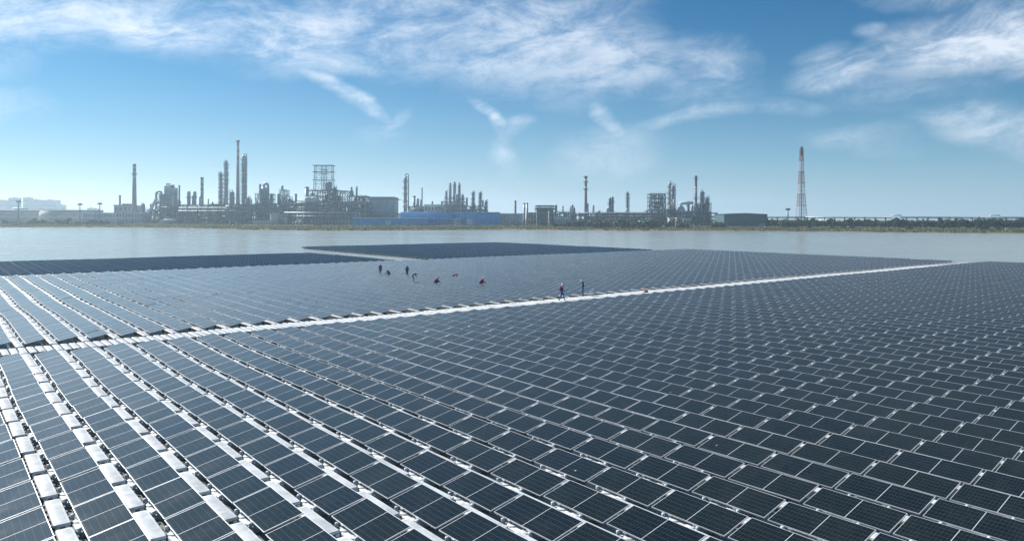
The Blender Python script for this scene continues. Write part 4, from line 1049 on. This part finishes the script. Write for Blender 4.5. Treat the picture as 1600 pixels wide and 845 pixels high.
column(893, 322, 590, 2.6, 'taller of two small columns left of the ringed chimney', 2, 'steel'); column(897.5, 324.5, 592, 2.4, 'shorter of two small columns left of the ringed chimney', 1, 'steel')
chimney(915.2, 275.5, 565, 6.0, 3.3, [(275.5, 279.5, 'red'), (279.5, 284.5, 'white'), (284.5, 291, 'red'), (291, 296, 'white')], 'ringed chimney with two white bands in the middle of the skyline', (277.2, 284.8, 296.2))
# --- right refinery group
process_unit(884, 925, 334, 560, 10, 2, 5, 'low unit at the foot of the ringed chimney', 52, 'steel')
column(953, 308.5, 590, 4.4, 'left half of a pair of joined dark columns', 2, 'steel', pipe=False); column(957, 307, 592, 4.0, 'right half of a pair of joined dark columns', 2, 'steel', pipe=False)
column(980.8, 300, 585, 3.0, 'slim spiky column standing alone over the long pipe rack', 6, 'steel')
pipe_rack(905, 1120, 331.5, 560, 560, 'long three-level pipe rack behind the waterside trees', 12, 7, 3)
process_unit(925, 1016, 333, 575, 12, 3, 11, 'long low process unit behind the pipe rack', 53, 'dark', .9)
process_unit(1016.5, 1040, 302.5, 560, 12, 8, 4, 'open multi-storey steel frame full of vessels at the right', 54, 'steel', .75, stacks=0)
column(1046.5, 285, 580, 5.0, 'left half of the thick tapering double column', 5, 'silo'); column(1051.5, 289, 575, 5.4, 'right half of the thick tapering double column', 5, 'silo')
process_unit(1040, 1060, 327, 565, 10, 3, 3, 'pipework at the foot of the thick double column', 55, 'steel')
t = empty('furnace', base(1065, 560), 'furnace with a peaked casing and a pale flue duct', 'furnace'); k = 560/F
b = MB(); h1 = hgt(330, 1065, 560); h2 = hgt(321, 1065, 560); b.prism([(-6.5*k, 0), (6.5*k, 0), (6.5*k, h1), (2*k, h2), (-2*k, h2), (-6.5*k, h1)], 0, 10); b.build('casing', 'alu', t)
b = MB(); z = hgt(318.5, 1065, 560); b.tube([(0, 4, h2-1), (0, 4, z), (.8, 4, z+.5), (20*k, 4, z+.9)], 1.1, 10); b.build('flue_duct', 'roofw', t)
b = MB(); b.bar((14*k, 4, z-.8), (14*k, 4, 0), .5); b.bar((10*k, 4, z-.8), (14*k, 4, z-6), .4); b.build('duct_support', 'steel', t)
for x in (-6.5, -2.2, 2.2, 6.5): b = MB(); b.box(x*k-.2, x*k+.2, -.3, 0, 0, h1); b.build('buckstay', 'steel', t)
chimney(1087.3, 275, 560, 4.4, 3.4, [(275, 281, 'red'), (281, 285.5, 'red'), (285.5, 291, 'red'), (291, 296, 'white')], 'dark chimney with one white band joined to the furnace duct', (279.5, 310))
column(1097.5, 298.5, 570, 5.4, 'taller of two clustered ringed towers at the group\'s right end', 8, 'steel'); column(1104.5, 307.5, 565, 5.0, 'shorter of two clustered ringed towers at the group\'s right end', 8, 'steel')
process_unit(1058, 1110, 330, 565, 12, 4, 7, 'process unit around the furnace and the dark chimney', 56, 'dark')
process_unit(1090, 1111, 318, 560, 10, 5, 3, 'steel frame wrapped around the two clustered towers', 57, 'steel', .8, stacks=0)
for i, (a, e, y_, m_) in enumerate(((1058, 1066, 341, 'pink'), (1046, 1052, 341, 'wallw'), (1070, 1080, 343, 'wallw'), (960, 976, 346, 'wallw'), (1000, 1014, 346, 'wallw'))):
    block(a, e, y_, 530, 6, ('small brick-red hut below the furnace', 'small white hut left of the brick-red hut', 'small white hut below the dark chimney', 'low white wall building among the waterside trees', 'low white hut behind the biggest waterside tree')[i], m_, 'roofw', 'flat', (1, 3), name='hut', cat='hut')
# --- right: grey warehouse, lattice tower, pipe bridge
t = block(1131.5, 1199, 335, 500, 24, 'plain dark grey-blue warehouse standing alone by the water', 'greyshed', 'greyshed', 'gable', (0, 0), name='warehouse', cat='warehouse', doors=((.82, 4, 2.2),)); ribs(t, 67.5*500/F, hgt(335, 1165, 500), 'dark', 1.9)
k = 560/F; t = empty('flare_tower', base(1252, 560), 'tall red and white lattice tower with a central riser', 'lattice tower')
H_ = hgt(235, 1252, 560); zz = [0, .12, .27, .42, .57, .72, .87, 1.0]
wd_ = lambda f: 2.0+2.8*(1-f)+3.0*(1-f)**4
for i in range(7):
    n_ = 3 if i < 2 else 3
    lattice(t, 0, 0, H_*zz[i], H_*zz[i+1], wd_(zz[i]), wd_(zz[i+1]), n_, .36-.02*i, .13, 'mast_red' if i % 2 == 0 else 'mast_white')
    b = MB(); w_ = wd_(zz[i+1])/2+.5; b.box(-w_, w_, -w_, w_, H_*zz[i+1]-.1, H_*zz[i+1]+.15); b.build('platform', 'steel', t)
b = MB(); b.tube([(0, 0, 0), (0, 0, H_+2.5)], .36, 12); b.build('riser', 'steel', t)
b = MB(); b.lathe([(.8, H_-4), (1.25, H_-3.5), (1.25, H_+2), (.9, H_+2.8)], 12); b.build('flare_tip', 'dark', t)
pipe_rack(1110, 1262, 338.6, 560, 530, 'elevated pipe bridge behind the grey warehouse', 6, 6.5, 2, loops=True)
pipe_rack(1258, 1720, 338.8, 530, 470, 'long elevated pipe bridge stretching to the right edge', 6, 6.5, 2, loops=True)

# --- further units behind, closing the gaps between the front ones
for i, (a, e, y_, n_, lab) in enumerate(((246, 330, 325, 12, 'grey pipework far behind the domed columns'), (330, 440, 322, 15, 'grey pipework far behind the tallest chimney'), (440, 576, 315, 18, 'grey pipework far behind the coking unit'),
        (640, 760, 327, 15, 'grey pipework far behind the blue sheds'), (925, 1110, 335, 22, 'grey pipework far behind the waterside trees'))):
    process_unit(a, e, y_, 660+i*4, 12, 4, n_, lab, 80+i, ('steel', 'greensteel')[i % 2], 1.0, stacks=6)
# ------------------------------------------------------------------ trees and bank plants
def crown_mesh(name, seed, n=900, flat=1.0, m_='leaf', leaf=.42):
    """leaf faces spread through a crown of uneven lobes, unit size: about 1 wide, 1 high"""
    rs = np.random.default_rng(seed); nl = 9
    cen = rs.normal(0, .20, (nl, 3)); cen[:, 2] = np.abs(rs.normal(.05, .20, nl))*flat+.02; rr = rs.uniform(.14, .27, nl)
    V = []
    for i in range(n):
        l = rs.integers(nl); d = rs.normal(0, 1, 3); d /= np.linalg.norm(d); p = cen[l]+d*rr[l]*(rs.random()**.35)*np.array([1, 1, .85*flat])
        a = rs.normal(0, 1, 3); a /= np.linalg.norm(a); b_ = np.cross(a, rs.normal(0, 1, 3)); b_ /= np.linalg.norm(b_); s = leaf*rs.uniform(.08, .20)
        V += [p-a*s-b_*s*.6, p+a*s-b_*s*.6, p+a*s*.7+b_*s*.7, p-a*s*.7+b_*s*.7]
    V = np.array(V); lo, hi = np.percentile(V, 1, 0), np.percentile(V, 99, 0); V = (V-lo)/(hi-lo)-np.array([.5, .5, 0])
    return mesh_from_quads(name, V, V[:, :2], np.zeros(n, int), [m_])
CROWNS = [crown_mesh('crown', 100+i, flat=(1.0, 1.15, .8, 1.3, .9)[i % 5]) for i in range(6)]
PALES = [crown_mesh('crown', 150+i, m_='leafp') for i in range(2)]
tk = MB(); tk.tube([(0, 0, -.45), (.02, .01, -.2), (0, 0, .05), (.02, 0, .25)], [.035, .03, .022, .010], 7)
for a in range(5):
    an = a*1.3; tk.tube([(0, 0, -.12+.07*a), (.12*math.cos(an), .12*math.sin(an), .06+.06*a), (.22*math.cos(an), .22*math.sin(an), .14+.06*a)], [.016, .011, .005], 5)
TRUNK = tk.mesh('trunk', 'bark')
COUNT = {}
def tree(px, ytop, d, w, label, group=None, pale=False, name='tree'):
    if group: COUNT[group] = COUNT.get(group, 0)+1; label = f'{nth(COUNT[group])} from the left: {label}'
    k = d/F; z0 = GZ if d > shore_d(px)+28 else 1.4
    H = HZ(ytop, px, d)-z0; Wd = w*k
    o = empty(name, (HX(px, d), d, z0-.1), label, 'tree', group, rz=random.uniform(0, 6.28))
    c = link('crown', random.choice(PALES if pale else CROWNS), o); c.location = (0, 0, H*.14); c.scale = (Wd, Wd, H*.86)
    c = link('trunk', TRUNK, o); c.location = (0, 0, H*.45); c.scale = (Wd*1.1, Wd*1.1, H*.98)
    return o
for i, (px, y, w) in enumerate(((10, 343.5, 11), (50, 341.5, 11), (58, 344, 7), (68, 343.5, 8), (91, 343, 9), (102, 341.2, 14))):
    tree(px, y, shore_d(px)+22, w, ('flat-topped tree at the far left before the cream tank', 'broad dark tree before the gap between the cream tanks', 'small tree touching the right side of the broad dark tree', 'small round tree before the wide cream tank', 'narrow tree just left of the largest left-shore tree', 'largest tree on the left shore before the wide cream tank')[i])
for px, y, w in ((24, 347.5, 9), (35, 348, 9), (81, 347, 8), (113, 347, 8), (122, 346, 9), (132, 346, 9)): tree(px, y, shore_d(px)+18, w, 'low bush on the bank below the cream tanks', 'bushes below the cream tanks', name='bush')
for px, y, w in ((141, 344, 12), (149, 343.5, 12), (157, 344, 12), (165, 345, 10), (172, 346.5, 9), (184, 347, 9), (192, 347.5, 8)): tree(px, y, shore_d(px)+20, w, 'dark bush in the clump before the blue and white building', 'bushes before the blue and white building', name='bush')
RT = sorted(((901, 346, 11), (909, 344, 13), (921, 347, 10), (932, 346, 12), (942, 345.5, 13), (951, 347.5, 9), (963, 345, 11), (970, 343.5, 13), (981, 343, 15), (990, 344, 12), (1002, 347, 10), (1012, 345.5, 12), (1020, 343.5, 15), (1030, 345, 12), (1047, 345.5, 14), (1062, 347.5, 10), (1072, 349, 9), (1121, 346.5, 10), (1128, 347, 8), (1115, 347, 9)))
for px, y, w in RT: tree(px, y, shore_d(px)+random.uniform(10, 24), w*1.12, 'dark leafy tree on the bank below the long pipe rack', 'waterside trees below the long pipe rack')
for px, y, w in ((850, 350, 6), (868, 348, 9), (877, 348.5, 9), (886, 348, 10), (894, 348.5, 8)): tree(px, y, shore_d(px)+18, w, 'small bush on the bank before the low grey hall', 'bushes before the low grey hall', name='bush')
tree(1225, 344, shore_d(1225)+24, 16, 'pale green round tree left of the lattice tower', pale=True); tree(1237, 345.5, shore_d(1237)+26, 12, 'second pale green tree nearest the lattice tower', pale=True)
px = 1203
while px < 1690:
    tree(px, random.uniform(341.5, 346.5), shore_d(px)+random.uniform(26, 44), random.uniform(10, 16), 'tree in the dark belt under the elevated pipe bridge', 'tree belt under the pipe bridge'); px += random.uniform(5, 8.5)
for px, y, w in ((1263, 350, 8), (1300, 351, 7), (1318, 352, 6), (1331, 352, 7), (1420, 352.5, 10), (1537, 350.5, 10), (1560, 354, 6)): tree(px, y, shore_d(px)+12, w, 'lone bush on the grassy bank right of the warehouse', 'bushes on the right bank', name='bush')
# grass and reeds along the bank: uncountable
rs = np.random.default_rng(5); V = []
for i in range(26000):
    px = rs.uniform(-120, 1720); dd = 1.0+27*rs.random()**1.3; d = shore_d(px)+dd
    x, z = HX(px, d), min(1.5, .12*dd+.2)+(.8 if dd > 20 else 0)*(dd-20)/8; h = rs.uniform(.3, 1.1)*(1.5 if rs.random() < .08 else 1); w = rs.uniform(.25, .6); a = rs.uniform(0, 3.14); c_, s_ = math.cos(a)*w, math.sin(a)*w; lx, ly = rs.normal(0, .3, 2)
    V += [(x-c_, d-s_, z-.2), (x+c_, d+s_, z-.2), (x+c_*.4+lx, d+s_*.4+ly, z+h), (x-c_*.4+lx, d-s_*.4+ly, z+h)]
V = np.array(V); me = mesh_from_quads('bank_grass', V, V[:, :2], np.zeros(len(V)//4, int), ['grass'])
tag(link('bank_grass', me), 'rough grass and weeds along the far bank', 'grass', kind='stuff')
# ------------------------------------------------------------------ workers
def person(px, w, pose, face, label, top='navy', legs='navyb', vest=None, pack=None, hat='hat', scale=.94, z=FLT+.01, r=None):
    """face: heading clockwise from the camera's viewing direction, degrees"""
    if r is None:
        q = (px-800)/F; r = w*(math.cos(TH)+q*math.sin(TH))/(q*math.cos(TH)-math.sin(TH))
    J = {k: Vector(v) for k, v in {**STAND, **POSES[pose]}.items()}; names = list(J)
    root = empty('person', RW(r, w, z), label, 'person', rz=-rad(face)); root.scale = (scale,)*3
    V, Fc = [v.copy() for v in SKINS[pose][0]], SKINS[pose][1]
    b = MB(); b.add(V, Fc, True)
    def cls(c):
        best = None
        for a, e, k in BONES:
            A, B_ = J[a], J[e]; t_ = max(0, min(1, (c-A).dot(B_-A)/max(1e-9, (B_-A).length_squared))); d_ = (c-(A+(B_-A)*t_)).length
            if best is None or d_ < best[0]: best = (d_, k)
        return best[1]
    b.mi = [cls(sum((V[i] for i in f), Vector())/len(f)) for f in Fc]
    # hands: palm, four fingers and a thumb, slightly curled
    b.k = 0
    for s, wn, en in ((-1, 'wl', 'el'), (1, 'wr', 'er')):
        W_ = J[wn]; d_ = (W_-J[en]).normalized(); sd_ = d_.orthogonal().normalized() if abs(d_.z) > .99 else d_.cross(Vector((0, 0, 1))).normalized(); up_ = sd_.cross(d_)
        b.tube([W_-d_*.02, W_+d_*.04, W_+d_*.085], [.030, .042, .036], 8)
        for i in range(4):
            o_ = sd_*(.018*(i-1.5)); L_ = (.065, .078, .072, .056)[i]; p0 = W_+d_*.08+o_
            b.tube([p0, p0+d_*L_*.5, p0+d_*L_*.85+up_*.02, p0+d_*L_+up_*.04], [.0105, .010, .009, .007], 6)
        p0 = W_+d_*.03+sd_*s*.032; b.tube([p0, p0+sd_*s*.03+d_*.03, p0+sd_*s*.032+d_*.065+up_*.012], [.012, .011, .008], 6)
    # face: nose, ears, eyes, mouth
    ax = (J['crown']-J['skull']).normalized(); fw = Vector((0, 1, 0)); fw = (fw-ax*fw.dot(ax)).normalized() if abs(ax.y) < .95 else Vector((0, 0, -1)); sx_ = fw.cross(ax)
    hc = (J['skull']+J['crown'])/2
    b.tube([hc+fw*.075+ax*.02, hc+fw*.105-ax*.02, hc+fw*.07-ax*.035], [.008, .016, .008], 6)
    for s in (-1, 1): b.tube([hc+sx_*s*.08+ax*.02, hc+sx_*s*.10, hc+sx_*s*.08-ax*.035], [.012, .016, .010], 6)
    b.k = 3
    for s in (-1, 1): b.tube([hc+fw*.078+sx_*s*.03+ax*.012, hc+fw*.09+sx_*s*.03+ax*.012], .009, 6)
    b.tube([hc+fw*.08-sx_*.02-ax*.055, hc+fw*.085-ax*.058, hc+fw*.08+sx_*.02-ax*.055], .006, 6)
    b.build('body', ['skin', top, legs, 'boot'], root)
    # helmet
    h_ = MB(); h_.lathe([(.150, -.012), (.150, .0), (.122, .006), (.118, .05), (.095, .095), (.05, .122), (.01, .128)], 16); hm_ = h_.mesh('helmet', hat)
    o_ = link('helmet', hm_, root); mz = ax; mx = sx_; my = mz.cross(mx); o_.matrix_local = frame_matrix(mx, my, mz, hc+ax*.035)
    sa = (J['neck']-J['spine']).normalized(); bx = Vector((1, 0, 0)); by = sa.cross(bx)
    if vest:
        v_ = MB(); L_ = (J['neck']-J['spine']).length
        n = 16; prof = ((.175, .0), (.20, .05), (.205, L_*.6), (.17, L_*.85), (.13, L_*.98)); vs = [(rr*math.cos(2*math.pi*i/n)*1.05, rr*math.sin(2*math.pi*i/n)*.85, zz_) for rr, zz_ in prof for i in range(n)]
        v_.add(vs, [(i*n+k, i*n+(k+1) % n, (i+1)*n+(k+1) % n, (i+1)*n+k) for i in range(len(prof)-1) for k in range(n)], True)
        o_ = link('life_vest', v_.mesh('life_vest', vest), root); o_.matrix_local = frame_matrix(bx, by, sa, J['spine']-sa*.03)
    if pack:
        p_ = MB(); n = 12; prof = ((.10, .0), (.17, .04), (.19, .2), (.18, .38), (.11, .47), (.03, .49)); p_.add([(rr*1.05*math.cos(2*math.pi*i/n), -.20+rr*.62*math.sin(2*math.pi*i/n), zz_) for rr, zz_ in prof for i in range(n)], [(i*n+k, i*n+(k+1) % n, (i+1)*n+(k+1) % n, (i+1)*n+k) for i in range(len(prof)-1) for k in range(n)]+[tuple(range(n))[::-1]], True)
        for s in (-1, 1): p_.tube([(s*.10, -.14, .44), (s*.12, .0, .46), (s*.12, .13, .36), (s*.11, .12, .15), (s*.13, -.1, .05)], .022, 6)
        o_ = link('backpack', p_.mesh('backpack', pack), root); o_.matrix_local = frame_matrix(bx, by, sa, J['spine']-sa*.12)
    return root
rowf = lambda k: W0+k*PITCH+1.425
person(880.5, 47.9, 'walk', 92, 'worker in blue overalls with a red backpack walking along the white walkway', 'navyb', 'navyb', pack='vest', r=52.0)
person(908, 52.95, 'look_down', -80, 'worker in dark clothes looking down beside the white barrel', 'navy', 'navyb', r=54.25)
person(594.5, rowf(25), 'stand', -30, 'leftmost standing worker in dark blue among the pale panels', 'navy', 'navy', scale=.92)
person(607.5, rowf(25), 'crouch', -95, 'crouching worker in dark blue next to the leftmost standing worker', 'navy', 'navy', scale=.95)
person(636.3, rowf(26), 'stand', 20, 'second standing worker with a white helmet among the pale panels', 'navy', 'navy', scale=.90)
person(646.5, rowf(24), 'bend', 80, 'worker in dark blue bending forward over a panel', 'navy', 'navyb', scale=.92)
person(681.5, rowf(24), 'crouch', 100, 'leftmost crouching worker in a red life vest', 'navy', 'navy', vest='vest', hat='redhat', scale=.92)
person(710, rowf(28), 'kneel', 85, 'worker kneeling low with a white helmet between two red vests', 'vest', 'navy', scale=.95)
person(752.5, rowf(26), 'crouch', 90, 'rightmost crouching worker in a red life vest', 'navy', 'navy', vest='vest', scale=.98)
# things on the walkway
t = empty('barrel', RW(53.35, 53.35, FLT+.01), 'white plastic barrel with a lid beside the second walkway worker', 'barrel'); t.rotation_euler = (rad(6), rad(-12), 0)
b = MB(); b.lathe([(.17, .0), (.19, .04), (.22, .30), (.225, .55), (.21, .60)], 18); b.build('body', 'hat', t)
b = MB(); b.lathe([(.235, .60), (.235, .64), (.12, .66), (.03, .665)], 18); b.build('lid', 'hat', t)
b = MB(); b.tube([(-.22, 0, .5)]+[(-.22*math.cos(rad(a)), -.26*math.sin(rad(a))-.02, .5-.05*math.sin(rad(a))) for a in range(0, 181, 30)], .012, 6); b.build('handle', 'steel', t)
t = empty('toolbox', RW(52.3, 60.3, FLT+.01), 'small orange toolbox lying on the white walkway', 'toolbox', rz=.5)
b = MB(); b.prism([(-.27, 0), (.27, 0), (.27, .16), (.22, .22), (-.22, .22), (-.27, .16)], -.14, .14); b.build('case', 'orange', t)
b = MB(); b.tube([(-.1, 0, .22), (-.1, 0, .29), (.1, 0, .29), (.1, 0, .22)], .018, 6); b.build('handle', 'boot', t)
# ------------------------------------------------------------------ hazy air over the lake and the plant
hm = bpy.data.materials.new('haze'); hm.use_nodes = True
K = NT(hm.node_tree); o_ = K.n('ShaderNodeOutputMaterial'); pv = K.n('ShaderNodeVolumePrincipled')
pv.inputs['Color'].default_value = (0.68, 0.87, 1.0, 1); pv.inputs['Density'].default_value = 0.0003; pv.inputs['Anisotropy'].default_value = 0.45
K.link(pv.outputs[0], o_.inputs['Volume'])
hb = MB(); hb.box(-4200, 4200, -90, 3600, -2.0, 92.0)
tag(hb.build('haze', hm), 'thin pale haze over the lake and the plant', 'haze', kind='stuff')

# a wisp of steam over the boiler towers
sm = bpy.data.materials.new('steam'); sm.use_nodes = True
K = NT(sm.node_tree); o_ = K.n('ShaderNodeOutputMaterial'); pv = K.n('ShaderNodeVolumePrincipled'); pv.inputs['Color'].default_value = (.97, .97, .97, 1); pv.inputs['Density'].default_value = 0.30
K.link(pv.outputs[0], o_.inputs['Volume'])
bm = bmesh.new(); rs_ = random.Random(3)
for i in range(7):
    t_ = i/6; mt = Matrix.Translation((HX(259.5+t_*10, 610)+rs_.uniform(-.5, .5), 610+rs_.uniform(-1, 1), HZ(290-t_*2.2+rs_.uniform(-.4, .4), 262, 610))) @ Matrix.Diagonal((1.0+.7*t_, 1.0, .55+.35*t_, 1))
    bmesh.ops.create_icosphere(bm, subdivisions=2, radius=1.0, matrix=mt)
me = bpy.data.meshes.new('steam_plume'); bm.to_mesh(me); bm.free(); me.materials.append(sm)
tag(link('steam_plume', me), 'small white steam wisp over the twin boiler towers', 'steam', kind='stuff')
